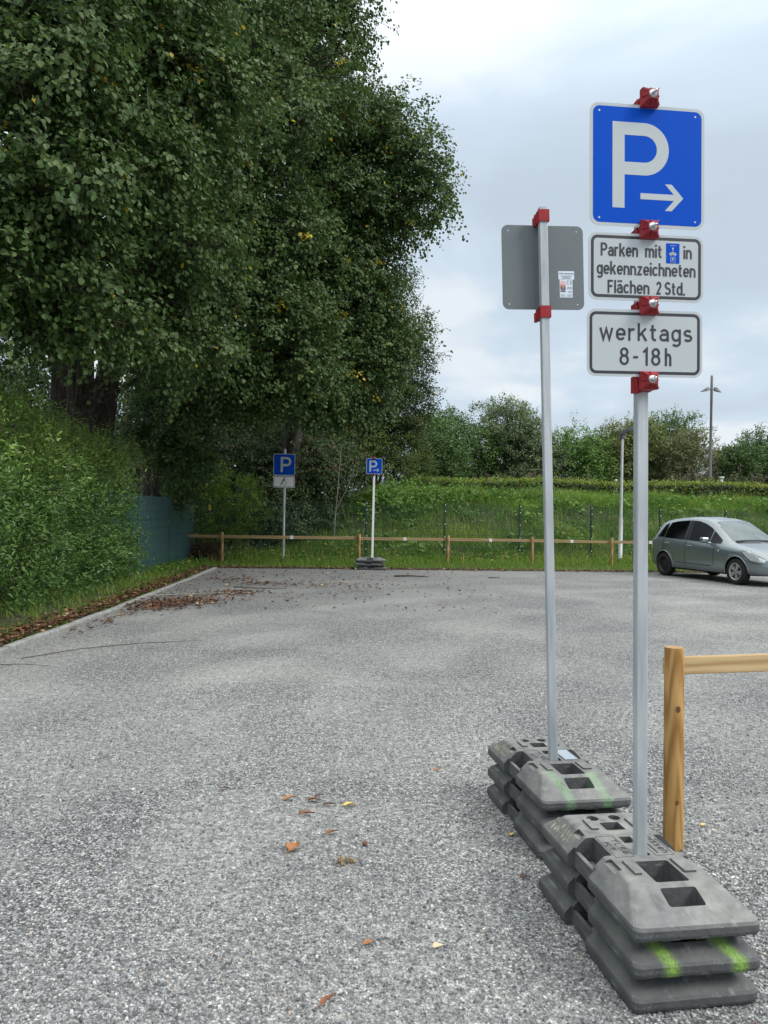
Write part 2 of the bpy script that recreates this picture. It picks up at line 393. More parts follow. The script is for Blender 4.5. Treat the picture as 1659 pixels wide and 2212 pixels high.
M['dark_shrub'] = leaf_mat("dark_shrub_leaf", [(0, (0.023, 0.051, 0.015)), (0.6, (0.059, 0.101, 0.033)), (0.96, (0.106, 0.145, 0.059)), (1, (0.194, 0.059, 0.026))], 0.5, 0.3, 0.35)
M['bright_shrub'] = leaf_mat("bright_shrub_leaf", [(0, (0.068, 0.149, 0.015)), (0.7, (0.169, 0.296, 0.030)), (1, (0.304, 0.404, 0.060))], 0.55, 0.5, 0.3)
M['mid_shrub'] = leaf_mat("mid_shrub_leaf", [(0, (0.053, 0.086, 0.024)), (0.7, (0.131, 0.178, 0.047)), (1, (0.205, 0.250, 0.075))], 0.6, 0.38, 0.25)
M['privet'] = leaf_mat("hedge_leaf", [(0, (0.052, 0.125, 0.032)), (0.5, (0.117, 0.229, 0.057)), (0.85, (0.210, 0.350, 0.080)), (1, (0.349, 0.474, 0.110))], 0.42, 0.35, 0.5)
M['hedge'] = leaf_mat("clipped_hedge_leaf", [(0, (0.022, 0.043, 0.014)), (0.7, (0.055, 0.097, 0.025)), (0.93, (0.078, 0.109, 0.029)), (1, (0.187, 0.062, 0.029))], 0.5, 0.2)
M['hedge_new'] = leaf_mat("fresh_hedge_leaf", [(0, (0.111, 0.169, 0.015)), (1, (0.260, 0.325, 0.035))], 0.5, 0.35)
FAR = [leaf_mat("far_dark_green", [(0, (0.050, 0.103, 0.033)), (1, (0.132, 0.216, 0.072))], 0.7, 0.25, 0.2),
       leaf_mat("far_mid_green", [(0, (0.066, 0.146, 0.033)), (1, (0.180, 0.299, 0.075))], 0.7, 0.25, 0.2),
       leaf_mat("far_grey_green", [(0, (0.091, 0.133, 0.061)), (1, (0.230, 0.288, 0.143))], 0.7, 0.25, 0.2),
       leaf_mat("far_olive", [(0, (0.095, 0.124, 0.039)), (1, (0.230, 0.257, 0.087))], 0.7, 0.25, 0.2),
       leaf_mat("far_pale_olive", [(0, (0.124, 0.146, 0.067)), (1, (0.246, 0.257, 0.129))], 0.7, 0.3, 0.2)]
M['brown_shrub'] = leaf_mat("brown_shrub_leaf", [(0, (0.058, 0.049, 0.029)), (0.7, (0.108, 0.089, 0.052)), (1, (0.122, 0.122, 0.058))], 0.6, 0.2)
M['grass'] = leaf_mat("grass_blade", [(0, (0.071, 0.155, 0.023)), (0.5, (0.152, 0.275, 0.041)), (0.85, (0.246, 0.348, 0.065)), (0.93, (0.451, 0.364, 0.116)), (1, (0.600, 0.438, 0.164))], 0.6, 0.4, 0.25)
M['weed'] = leaf_mat("weed_leaf", [(0, (0.047, 0.112, 0.020)), (0.6, (0.108, 0.226, 0.033)), (1, (0.217, 0.352, 0.071))], 0.5, 0.38, 0.4)
M['litter'] = leaf_mat("dry_leaf", [(0, (0.045, 0.022, 0.014)), (0.45, (0.105, 0.046, 0.024)), (0.8, (0.185, 0.085, 0.04)), (0.95, (0.28, 0.17, 0.08)), (1, (0.50, 0.40, 0.22))], 0.7, 0.1)
M['leaf_brown'] = mat("fallen_leaf_brown", (0.13, 0.045, 0.02), 0.65, col2=(0.27, 0.11, 0.045), scale=90)
M['leaf_dark'] = mat("fallen_leaf_dark", (0.10, 0.035, 0.02), 0.6, col2=(0.18, 0.07, 0.04), scale=90)
M['leaf_orange'] = mat("fallen_leaf_orange", (0.24, 0.085, 0.03), 0.65, col2=(0.40, 0.20, 0.08), scale=110)
M['leaf_yellow'] = mat("fallen_leaf_yellow", (0.62, 0.40, 0.07), 0.55, col2=(0.70, 0.50, 0.14), scale=60)
M['leaf_pale'] = mat("fallen_leaf_pale", (0.50, 0.42, 0.28), 0.6)
M['husk'] = mat("seed_husk", (0.09, 0.06, 0.03), 0.8, col2=(0.30, 0.21, 0.10), scale=120)
M['brush'] = mat("brown_brush", (0.055, 0.032, 0.02), 0.9)
# car
M['paint'] = mat("grey_green_metallic", (0.215, 0.255, 0.268), 0.28, 0.6, coat=1.0)
M['glass_dark'] = mat("tinted_glass", (0.003, 0.0035, 0.004), 0.08, spec=0.18)
M['glass_front'] = mat("windscreen_glass", (0.085, 0.11, 0.11), 0.10, spec=0.5, col2=(0.14, 0.17, 0.17), scale=2.5)
M['black'] = mat("black_plastic", (0.010, 0.010, 0.011), 0.5)
M['tyre'] = mat("tyre_rubber", (0.012, 0.012, 0.012), 0.8)
M['rim'] = mat("alloy", (0.42, 0.42, 0.43), 0.35, 0.7)
M['steel_wheel'] = mat("black_steel_wheel", (0.022, 0.022, 0.023), 0.5, 0.3)
M['lens'] = mat("headlight_glass", (0.62, 0.66, 0.66), 0.12, 0.35, coat=1.0)
M['tail'] = mat("tail_light_glass", (0.55, 0.50, 0.48), 0.15, coat=1.0)
M['chrome'] = mat("handle_silver", (0.55, 0.58, 0.58), 0.25, 0.8)
M['stone'] = leaf_mat("loose_stone", [(0, (0.09, 0.095, 0.10)), (0.35, (0.19, 0.195, 0.20)), (0.7, (0.28, 0.285, 0.29)), (0.90, (0.40, 0.405, 0.41)), (0.97, (0.58, 0.58, 0.58)), (1, (0.36, 0.28, 0.20))], 0.8, 0.0, 0.3)

# ------------------------------------------------------------------ helpers
def tag(o, label=None, cat=None, group=None, kind=None):
    if label: o["label"] = label
    if cat: o["category"] = cat
    if group: o["group"] = group
    if kind: o["kind"] = kind
    return o

def empty(name, loc=(0, 0, 0), rot=(0, 0, 0)):
    o = bpy.data.objects.new(name, None)
    o.empty_display_size = 0.2
    COL.objects.link(o)
    o.location = loc; o.rotation_euler = rot
    return o

class MB:
    def __init__(self):
        self.v, self.f, self.m, self.s = [], [], [], []
        self.X = Matrix.Identity(4)
    def add(self, vs, fs, mi=0, smooth=False):
        n = len(self.v)
        self.v += [tuple(self.X @ Vector(p)) for p in vs]
        for f in fs:
            self.f.append(tuple(i + n for i in f)); self.m.append(mi); self.s.append(smooth)
        return self
    def box(self, c, s, mi=0, rot=None, bev=0.0):
        hx, hy, hz = s[0] / 2, s[1] / 2, s[2] / 2
        c = Vector(c); rm = rot if rot is not None else Matrix.Identity(3)
        if bev <= 0:
            vs = [c + rm @ Vector((sx * hx, sy * hy, sz * hz)) for sz in (-1, 1) for sx, sy in ((-1, -1), (1, -1), (1, 1), (-1, 1))]
            fs = [(3, 2, 1, 0), (4, 5, 6, 7), (0, 1, 5, 4), (1, 2, 6, 5), (2, 3, 7, 6), (3, 0, 4, 7)]
            return self.add(vs, fs, mi)
        bm = bmesh.new(); bmesh.ops.create_cube(bm, size=1.0)
        for v in bm.verts: v.co = Vector((v.co.x * s[0], v.co.y * s[1], v.co.z * s[2]))
        bmesh.ops.bevel(bm, geom=list(bm.edges), offset=bev, segments=2, affect='EDGES', profile=0.5)
        bm.verts.index_update()
        vs = [c + rm @ v.co for v in bm.verts]; fs = [tuple(v.index for v in f.verts) for f in bm.faces]
        bm.free()
        return self.add(vs, fs, mi)
    def tube(self, pts, rad, n=8, mi=0, cap=True, smooth=True):
        pts = [Vector(p) for p in pts]
        if not hasattr(rad, '__len__'): rad = [rad] * len(pts)
        base = []; vs = []; fs = []
        up = Vector((0, 0, 1))
        d0 = (pts[1] - pts[0]).normalized()
        a = d0.orthogonal().normalized()
        for i, p in enumerate(pts):
            d = (pts[min(i + 1, len(pts) - 1)] - pts[max(i - 1, 0)]).normalized()
            a = (a - d * a.dot(d)).normalized(); b = d.cross(a)
            for k in range(n):
                t = 2 * math.pi * k / n
                vs.append(p + (a * math.cos(t) + b * math.sin(t)) * rad[i])
        for i in range(len(pts) - 1):
            for k in range(n):
                k2 = (k + 1) % n
                fs.append((i * n + k, i * n + k2, (i + 1) * n + k2, (i + 1) * n + k))
        self.add(vs, fs, mi, smooth)
        if cap:
            self.add(vs[:n], [tuple(reversed(range(n)))], mi); self.add(vs[-n:], [tuple(range(n))], mi)
        return self
    def lathe(self, prof, n=24, mi=0, axis='Z', smooth=True, c=(0, 0, 0)):
        vs = []; fs = []
        c = Vector(c)
        for r, h in prof:
            for k in range(n):
                t = 2 * math.pi * k / n
                x, y = r * math.cos(t), r * math.sin(t)
                vs.append(c + Vector({'Z': (x, y, h), 'Y': (x, h, y), 'X': (h, x, y)}[axis]))
        for i in range(len(prof) - 1):
            for k in range(n):
                k2 = (k + 1) % n
                fs.append((i * n + k, i * n + k2, (i + 1) * n + k2, (i + 1) * n + k))
        return self.add(vs, fs, mi, smooth)
    def sheet(self, outer, holes=(), fn=None, mi=0, flip=False):
        loops = [[Vector((x, y, 0)) for x, y in outer]] + [[Vector((x, y, 0)) for x, y in h] for h in holes]
        tris = tessellate_polygon(loops)
        flat = [p for l in loops for p in l]
        vs = [fn(p.x, p.y) for p in flat]
        out = []
        for t in tris:
            a, b, c = (flat[i] for i in t)
            ccw = (b - a).cross(c - a).z > 0
            out.append(tuple(t) if ccw != flip else tuple(reversed(t)))
        return self.add(vs, out, mi)
    def prism(self, outer, holes, fn, d0, d1, mi=0, mi_side=None, mi_back=None):
        """fn(x, y, d) -> point; d0 is the front depth, d1 the back depth."""
        self.sheet(outer, holes, lambda x, y: fn(x, y, d0), mi)
        self.sheet(outer, holes, lambda x, y: fn(x, y, d1), mi if mi_back is None else mi_back, flip=True)
        ms = mi if mi_side is None else mi_side
        for loop, hole in [(outer, False)] + [(h, True) for h in holes]:
            n = len(loop)
            vs = [fn(x, y, d0) for x, y in loop] + [fn(x, y, d1) for x, y in loop]
            fs = [((i, i + n, (i + 1) % n + n, (i + 1) % n)) for i in range(n)]
            self.add(vs, fs, ms)
        return self
    def build(self, name, mats, parent=None, loc=None, rot=None, merge=False):
        me = bpy.data.meshes.new(name)
        me.from_pydata([tuple(p) for p in self.v], [], self.f)
        for m_ in (mats if isinstance(mats, (list, tuple)) else [mats]): me.materials.append(m_)
        me.polygons.foreach_set("material_index", self.m)
        me.polygons.foreach_set("use_smooth", self.s)
        me.update()
        if merge:
            bm = bmesh.new(); bm.from_mesh(me); bmesh.ops.remove_doubles(bm, verts=bm.verts, dist=1e-5)
            bmesh.ops.recalc_face_normals(bm, faces=bm.faces); bm.to_mesh(me); bm.free()
        o = bpy.data.objects.new(name, me)
        COL.objects.link(o)
        if parent is not None: o.parent = parent
        if loc is not None: o.location = loc
        if rot is not None: o.rotation_euler = rot
        return o

def rrect(w, h, r, n=5, cx=0, cy=0):
    pts = []
    for sx, sy, a0 in ((1, 1, 0), (-1, 1, 90), (-1, -1, 180), (1, -1, 270)):
        for k in range(n + 1):
            a = R(a0 + 90 * k / n)
            pts.append((cx + sx * (w / 2 - r) + r * math.cos(a), cy + sy * (h / 2 - r) + r * math.sin(a)))
    return pts

def circ(cx, cy, r, n=12):
    return [(cx + r * math.cos(2 * math.pi * k / n), cy + r * math.sin(2 * math.pi * k / n)) for k in range(n)]

def np_mesh(name, V, F, mats, parent=None, tone=None, fmat=None, smooth=False):
    """V (n,3), F (m,k) constant-size faces; tone: per-vertex float."""
    me = bpy.data.meshes.new(name)
    k = F.shape[1]
    me.vertices.add(len(V)); me.vertices.foreach_set("co", V.astype(np.float32).ravel())
    me.loops.add(F.size); me.loops.foreach_set("vertex_index", F.astype(np.int32).ravel())
    me.polygons.add(len(F))
    me.polygons.foreach_set("loop_start", (np.arange(len(F)) * k).astype(np.int32))
    me.polygons.foreach_set("loop_total", np.full(len(F), k, np.int32))
    for m_ in (mats if isinstance(mats, (list, tuple)) else [mats]): me.materials.append(m_)
    if fmat is not None: me.polygons.foreach_set("material_index", fmat.astype(np.int32))
    me.polygons.foreach_set("use_smooth", np.full(len(F), smooth, bool))
    if tone is not None:
        a = me.attributes.new("tone", 'FLOAT', 'POINT'); a.data.foreach_set("value", tone.astype(np.float32))
    me.update(calc_edges=True)
    me.validate()
    o = bpy.data.objects.new(name, me)
    COL.objects.link(o)
    if parent is not None: o.parent = parent
    return o

def nrm(a):
    return a / np.maximum(np.linalg.norm(a, axis=-1, keepdims=True), 1e-9)

# outline of half a leaf: (along, across) for base, lower, upper, tip
ROUND = (0.30, 0.44, 0.74, 0.34)
LANCE = (0.28, 0.20, 0.66, 0.17)
OVAL = (0.28, 0.28, 0.70, 0.24)
def leaves(name, P, D, U, size, tone, mats, parent=None, shape=ROUND, fold=0.22, curl=0.12, twigs=None):
    """one folded leaf (two quads) per row: P base, D axis, U rough face normal."""
    D = nrm(D); S = nrm(np.cross(D, U)); N = np.cross(S, D)
    s = size[:, None]
    a1, w1, a2, w2 = shape
    tip = P + D * s - N * s * curl
    l1 = P + D * s * a1 + S * s * w1 + N * s * fold * w1
    l2 = P + D * s * a2 + S * s * w2 + N * s * (fold * w2 - curl * 0.4)
    r1 = P + D * s * a1 - S * s * w1 + N * s * fold * w1
    r2 = P + D * s * a2 - S * s * w2 + N * s * (fold * w2 - curl * 0.4)
    V = np.stack([P, tip, l1, l2, r1, r2], 1).reshape(-1, 3)
    i = (np.arange(len(P)) * 6)[:, None]
    F = np.concatenate([i + np.array([[0, 1, 3, 2]]), i + np.array([[0, 4, 5, 1]])], 0)
    T = np.repeat(tone, 6)
    if twigs is None: return np_mesh(name, V, F, mats, parent, T)
    V2, F2 = twig_arrays(*twigs)
    fm = np.concatenate([np.zeros(len(F), int), np.ones(len(F2), int)])
    return np_mesh(name, np.concatenate([V, V2]), np.concatenate([F, F2 + len(V)]), [mats, M['twig']], parent, np.concatenate([T, np.zeros(len(V2))]), fm)

def sphere_dirs(n):
    z = rng.uniform(-1, 1, n); t = rng.uniform(0, 2 * np.pi, n); r = np.sqrt(1 - z * z)
    return np.stack([r * np.cos(t), r * np.sin(t), z], 1)

def sprays_from_blobs(blobs, k, rin=0.5, rough=0.35, flat=1.0):
    C, O, RR = [], [], []
    for (x, y, z, r, *kf) in blobs:
        n = max(4, int(k * r * r * (kf[0] if kf else 1.0)))
        flat_ = flat * (kf[1] if len(kf) > 1 else 1.0)
        d = sphere_dirs(n)
        # lumpy surface: a few random lobes per blob
        lob = sphere_dirs(7)
        amp = 1 + rough * (np.max(d @ lob.T, 1) - 0.72) * 2
        rad = r * amp * (rin + (1 - rin) * rng.uniform(0, 1, n) ** 0.5)
        rad = np.where(rng.uniform(0, 1, n) < 0.10, rad * rng.uniform(1.1, 1.4, n), rad)
        C.append(np.array([x, y, z]) + d * rad[:, None] * np.array([1, 1, flat_])); O.append(d)
        RR.append(np.full(n, r))
    return np.concatenate(C), np.concatenate(O), np.concatenate(RR)

def spray_leaves(C, O, per, L, size, jit=0.35, droop=0.35, upw=0.25, out_n=0.6):
    """leaves set alternately along a short twig; returns leaf arrays and the twig ends."""
    n = len(C)
    A = nrm(O * 0.9 + rng.normal(0, 0.45, (n, 3)) + np.array([0, 0, upw]))
    L_ = L * rng.uniform(0.6, 1.3, n)
    S = nrm(np.cross(A, np.array([0, 0, 1.0]) + rng.normal(0, 0.45, (n, 3))))
    t = (np.arange(per)[None, :] + rng.uniform(0, 1, (n, per))) / per
    sg = np.where(np.arange(per) % 2 == 0, 1.0, -1.0)[None, :]
    B = C[:, None, :] + A[:, None, :] * (t * L_[:, None])[..., None] - np.array([0, 0, 1]) * (droop * t ** 2 * L_[:, None])[..., None]
    off = S[:, None, :] * (sg * rng.uniform(0.2, 1.0, (n, per)) * size * 0.9)[..., None]
    P = (B + off + rng.normal(0, size * jit, (n, per, 3))).reshape(-1, 3)
    D = (S[:, None, :] * sg[..., None] * 0.7 + A[:, None, :] * 0.5 + np.array([0, 0, -0.75 * droop / 0.35]) + rng.normal(0, 0.4, (n, per, 3))).reshape(-1, 3)
    U = (O[:, None, :] * out_n + np.array([0, 0, 0.75]) + rng.normal(0, 0.22, (n, 1, 3)) + rng.normal(0, 0.27, (n, per, 3))).reshape(-1, 3)
    sz = size * rng.uniform(0.6, 1.2, n * per)
    grp = np.repeat(rng.uniform(0, 1, n), per)
    tip = C + A * L_[:, None] - np.array([0, 0, 1]) * (droop * L_)[:, None]
    return P, D, U, sz, grp, C - A * (L_ * 0.5)[:, None], tip

def twig_arrays(A, B, r0, r1):
    n = len(A)
    D = nrm(B - A); X = nrm(np.cross(D, np.array([0.3, 0.2, 1.0]))); Y = np.cross(D, X)
    ring = []
    for P, r in ((A, r0), (B, r1)):
        for k in range(3):
            a = 2 * np.pi * k / 3
            ring.append(P + (X * np.cos(a) + Y * np.sin(a)) * r)
    V = np.stack(ring, 1).reshape(-1, 3)
    i = (np.arange(n) * 6)[:, None]
    F = np.concatenate([i + np.array([[k, (k + 1) % 3, 3 + (k + 1) % 3, 3 + k]]) for k in range(3)], 0)
    return V, F

def twig_mesh(name, A, B, r0, r1, mats, parent):
    V, F = twig_arrays(A, B, r0, r1)
    return np_mesh(name, V, F, mats, parent)

def limb(mb, a, b, r0, r1, n=7, seg=6, bend=0.12, sag=0.0):
    a, b = Vector(a), Vector(b)
    L = (b - a).length
    off = Vector((random.uniform(-1, 1), random.uniform(-1, 1), random.uniform(-0.5, 1))) * L * bend
    pts, rad = [], []
    for i in range(seg + 1):
        t = i / seg
        pts.append(a.lerp(b, t) + off * math.sin(math.pi * t) - Vector((0, 0, sag * L * t * t)))
        rad.append(r0 * (1 - t) ** 0.8 + r1 * t ** 0.8 if t < 1 else r1)
    mb.tube(pts, rad, n)
    return pts

# ================================================================== SETTING
def sstep(a, b, x):
    t = np.clip((x - a) / (b - a), 0, 1); return t * t * (3 - 2 * t)
def y_edge(x): return 21.38 + 0.115 * x
def y_fence(x): return 23.625 + 0.2309 * x
def kerb_x(y): return np.interp(y, [-6, 6, 8, 12.1, 19.2, 21], [-3.9, -3.95, -3.98, -4.05, -4.36, -4.46])
def terrain(x, y):
    ye, yf = y_edge(x), y_fence(x)
    h = 0.006 + 0.13 * sstep(ye, yf, y)
    m = 2.0 * sstep(-4.4, -0.2, x) * sstep(yf + 0.3, yf + 4.6, y)
    bump = 0.09 * np.sin(x * 1.3 + y * 0.7) * np.sin(y * 1.1 - x * 0.4) * sstep(yf, yf + 2, y)
    return h + m + bump

lot = MB().sheet([(-160, -160), (160, -160), (160, 160), (-160, 160)], fn=lambda x, y: (x, y, 0)).build("gravel_lot", M['gravel'])
tag(lot, kind="structure")

gx = np.concatenate([np.linspace(-60, -8, 14)[:-1], np.linspace(-8, 18, 80), np.linspace(18, 90, 16)[1:]])
gv = np.concatenate([np.linspace(0, 10, 36), np.linspace(10, 70, 14)[1:]])
XX, VV = np.meshgrid(gx, gv)
YY = y_edge(XX) + VV
ZZ = terrain(XX, YY)
V = np.stack([XX, YY, ZZ], -1).reshape(-1, 3)
ny, nx = XX.shape
ii = (np.arange(ny - 1)[:, None] * nx + np.arange(nx - 1)[None, :]).reshape(-1, 1)
F = np.concatenate([ii, ii + 1, ii + 1 + nx, ii + nx], 1)
tag(np_mesh("embankment_ground", V, F, M['soil'], smooth=True), kind="structure")

gy = np.linspace(-8, 21.5, 60); gu = np.concatenate([np.linspace(0, 2, 9), np.linspace(2, 30, 8)[1:]])
UU, Y2 = np.meshgrid(gu, gy)
X2 = kerb_x(Y2) - 0.05 - UU
Z2 = 0.012 + 0.05 * sstep(0, 0.8, UU) + 0.012 * np.sin(X2 * 3) * np.sin(Y2 * 2.3)
V = np.stack([X2, Y2, Z2], -1).reshape(-1, 3); ny, nx = X2.shape
ii = (np.arange(ny - 1)[:, None] * nx + np.arange(nx - 1)[None, :]).reshape(-1, 1)
F = np.concatenate([ii, ii + nx, ii + 1 + nx, ii + 1], 1)
tag(np_mesh("verge_ground", V, F, M['soil'], smooth=True), kind="structure")

k = MB()
ys = np.linspace(-6, 20.6, 29)
for a, b in zip(ys[:-1], ys[1:]):
    b2 = b - 0.006
    xa, xb = float(kerb_x(a)), float(kerb_x(b2))
    z = 0.035 + random.uniform(-0.006, 0.006)
    q = random.uniform(-0.006, 0.006)
    k.add([(xa + q, a, -0.05), (xb + q, b2, -0.05), (xb - 0.08 + q, b2, -0.05), (xa - 0.08 + q, a, -0.05),
           (xa + q, a, z - 0.01), (xb + q, b2, z - 0.01), (xb - 0.08 + q, b2, z), (xa - 0.08 + q, a, z),
           (xa - 0.01 + q, a, z), (xb - 0.01 + q, b2, z)],
          [(0, 1, 5, 4), (4, 5, 9, 8), (8, 9, 6, 7), (2, 3, 7, 6), (0, 4, 8, 7, 3), (1, 2, 6, 9, 5)])
tag(k.build("kerb", M['kerb']), kind="structure")

# ------------------------------------------------------------------ loose stones, grass, weeds, litter
def stones(n):
    y = 1.85 + 5.0 * rng.uniform(0, 1, n) ** 1.3
    x = rng.uniform(-0.56, 0.56, n) * y * 1.05
    dens = 0.5 + 0.5 * np.sin(x * 2.1 + 1.2 * np.sin(y * 1.3)) * np.sin(y * 1.7 + 0.6)
    dens = np.maximum(dens, ((x > 0.2) | (y < 2.6)) * 0.75)
    keep = rng.uniform(0, 1, n) < 0.15 + 0.85 * dens
    x, y = x[keep], y[keep]; n = len(x)
    r = 0.0022 + 0.0042 * rng.uniform(0, 1, n) ** 2.4
    cube = np.array([[sx, sy, sz] for sz in (-1, 1) for sx, sy in ((-1, -1), (1, -1), (1, 1), (-1, 1))], float)
    V = cube[None] * (1 + rng.uniform(-0.55, 0.3, (n, 8, 3)))
    V[:, 4:, :2] *= rng.uniform(0.35, 0.9, (n, 1, 1))
    V *= np.stack([rng.uniform(0.7, 1.4, n), rng.uniform(0.7, 1.3, n), rng.uniform(0.45, 0.95, n)], 1)[:, None, :] * r[:, None, None]
    a = rng.uniform(0, 2 * np.pi, n); ca, sa = np.cos(a)[:, None], np.sin(a)[:, None]
    Xr = V[..., 0] * ca - V[..., 1] * sa; Yr = V[..., 0] * sa + V[..., 1] * ca
    til = rng.normal(0, 0.3, n)[:, None]
    Zr = V[..., 2] + Xr * til
    P = np.stack([Xr + x[:, None], Yr + y[:, None], Zr + (r * 0.45)[:, None]], -1).reshape(-1, 3)
    i = (np.arange(n) * 8)[:, None]
    F = np.concatenate([i + np.array([q]) for q in ([4, 5, 6, 7], [0, 1, 5, 4], [1, 2, 6, 5], [2, 3, 7, 6], [3, 0, 4, 7])], 0)
    o = np_mesh("gravel", P, F, M['stone'], tone=np.repeat(rng.uniform(0, 1, n), 8))
    tag(o, "loose grey and white crushed stones on the parking lot", "gravel", kind="stuff")
stones(85000)

def grass(name, x, y, z, h, w, tone, lean=0.45, label=None):
    n = len(x)
    P = np.stack([x, y, z], 1)
    a = rng.uniform(0, 2 * np.pi, n)
    S = np.stack([np.cos(a), np.sin(a), np.zeros(n)], 1)
    b = rng.uniform(0, 2 * np.pi, n)
    Ld = np.stack([np.cos(b), np.sin(b), np.zeros(n)], 1) * (lean * rng.uniform(0.2, 1.2, n) * h)[:, None]
    Z = np.array([0, 0, 1.0])
    mid = P + Z * (h * 0.55)[:, None] + Ld * 0.3
    tip = P + Z * (h * rng.uniform(0.8, 1.0, n))[:, None] + Ld
    w = w[:, None] if hasattr(w, '__len__') else w
    V = np.stack([P - S * w / 2, P + S * w / 2, mid - S * w * 0.4, mid + S * w * 0.4, tip - S * w * 0.06, tip + S * w * 0.06], 1).reshape(-1, 3)
    i = (np.arange(n) * 6)[:, None]
    F = np.concatenate([i + np.array([[0, 1, 3, 2]]), i + np.array([[2, 3, 5, 4]])], 0)
    o = np_mesh(name, V, F, M['grass'], tone=np.repeat(tone, 6))
    tag(o, label, "grass", kind="stuff")
    return o

def patch(x, y, s=1.0):
    return 0.5 + 0.25 * np.sin(x * 1.7 * s + np.sin(y * 2.3 * s) * 1.5) + 0.25 * np.sin(y * 2.9 * s - x * 0.8 * s)

# rear verge between the lot and the mesh fence
n = 64000
x = rng.uniform(-6.4, 29, n); f = rng.uniform(0, 1, n)
ye, yf = y_edge(x), y_fence(x) + 0.6
y = ye + 0.02 + (yf - ye) * f ** 0.8
h = (0.07 + 0.30 * f ** 0.7 * patch(x, y)) * rng.uniform(0.6, 1.4, n)
tall = rng.uniform(0, 1, n) < 0.03 * (f > 0.25)
h = np.where(tall, h + 0.25, h)
tone = np.clip(rng.uniform(0.25, 0.8, n) + 0.12 * (rng.uniform(0, 1, n) < 0.08) * 2 + 0.1 * (patch(x, y, 2) - 0.5), 0, 1)
tone = np.where(tall & (rng.uniform(0, 1, n) < 0.5), 0.95, tone)
grass("grass", x, y, terrain(x, y) - 0.01, h, rng.uniform(0.010, 0.020, n), tone, 0.5, "unmown grass strip between the gravel lot and the mesh fence")

# left verge beside the kerb
n = 26000
y = rng.uniform(5.5, 21.2, n); u = rng.uniform(0.02, 1.7, n) ** 1.2
keep = rng.uniform(0, 1, n) < np.clip(0.45 + 0.7 * (y - 8) / 12, 0.45, 1) * patch(u * 3, y * 2)
y, u = y[keep], u[keep]; n = len(y)
x = kerb_x(y) - 0.08 - u
h = (0.05 + 0.14 * np.clip(u, 0, 1)) * rng.uniform(0.6, 1.5, n)
grass("grass", x, y, np.full(n, 0.02), h, rng.uniform(0.006, 0.014, n), np.clip(rng.uniform(0.2, 0.9, n) + (rng.uniform(0, 1, n) < 0.08) * 0.3, 0, 1), 0.6,
      "thin grass growing between the kerb and the left hedge")

# mound behind the mesh fence: tall grass
n = 128000
x = rng.uniform(-4.6, 29, n); d = rng.uniform(0.2, 9.0, n) ** 1.0
y = y_fence(x) + d
keep = (rng.uniform(0, 1, n) < 0.35 + 0.65 * patch(x, y, 0.8)) & (rng.uniform(0, 1, n) < sstep(-4.6, -2.8, x))
x, y, d = x[keep], y[keep], d[keep]; n = len(x)
h = (0.22 + 0.28 * patch(x, y, 1.4) + 0.18 * sstep(3.5, 6, d)) * rng.uniform(0.55, 1.25, n)
tone = np.clip(0.46 + 0.40 * (patch(x, y, 0.7) - 0.5) * 2 + rng.normal(0, 0.14, n), 0, 0.86)
dry = rng.uniform(0, 1, n) < 0.02 + 0.06 * (patch(x + 4, y, 0.5) > 0.8)
tone = np.where(dry, rng.uniform(0.92, 1, n), tone)
grass("grass", x, y, terrain(x, y) - 0.02, h, rng.uniform(0.014, 0.028, n), tone, 0.55, "tall green grass covering the mound behind the mesh fence")

# broad-leaved weeds on the mound
cl = []
n = 660
x = rng.uniform(-3.6, 29, n); d = rng.uniform(0.1, 6.5, n); y = y_fence(x) + d
keep = rng.uniform(0, 1, n) < (0.25 + 0.75 * (patch(x * 1.0, y, 0.9) > 0.5)) * sstep(-3.8, -2.6, x)
x, y = x[keep], y[keep]
C = np.stack([x, y, terrain(x, y) + 0.15], 1)
m = 34
P = (C[:, None, :] + rng.normal(0, 1, (len(C), m, 3)) * np.array([0.24, 0.24, 0.15])).reshape(-1, 3)
P[:, 2] = np.maximum(P[:, 2], terrain(P[:, 0], P[:, 1]) + 0.03)
kk = len(P)
D = np.concatenate([rng.normal(0, 1, (kk, 2)), rng.normal(-0.2, 0.35, (kk, 1))], 1)
U = np.concatenate([rng.normal(0, 0.4, (kk, 1)), rng.normal(-0.35, 0.35, (kk, 1)), np.ones((kk, 1))], 1)
big = np.repeat(rng.uniform(0.07, 0.20, len(C)), m)
o = leaves("weeds", P, D, U, big * rng.uniform(0.6, 1.2, kk), np.clip(np.repeat(rng.uniform(0.1, 0.9, len(C)), m) + rng.normal(0, 0.12, kk), 0, 1), M['weed'], shape=(0.3, 0.36, 0.7, 0.25))
tag(o, "broad leaved weeds and brambles on the mound behind the fence", "weeds", kind="stuff")
bb = [(0.3, 27.2, 2.0, 0.7), (1.1, 27.6, 2.15, 0.7), (-0.5, 27.0, 1.6, 0.7), (1.9, 28.2, 2.2, 0.6), (-1.2, 26.6, 1.1, 0.6), (2.8, 28.6, 2.25, 0.5), (0.6, 26.4, 1.5, 0.5), (4.2, 29.2, 2.3, 0.5), (6.0, 29.5, 2.3, 0.45)]
C, O, _ = sprays_from_blobs(bb, 150, 0.5, 0.4)
P, D, U, S, G, TA, TB = spray_leaves(C, O, 9, 0.4, 0.11, droop=0.15, upw=0.6)
o = leaves("weeds", P, D, U, S, np.clip(0.2 + 0.7 * G, 0, 1), M['weed'], shape=(0.3, 0.36, 0.7, 0.25))
tag(o, "bushy nettles and brambles bulging at the left end of the mound", "weeds", kind="stuff")
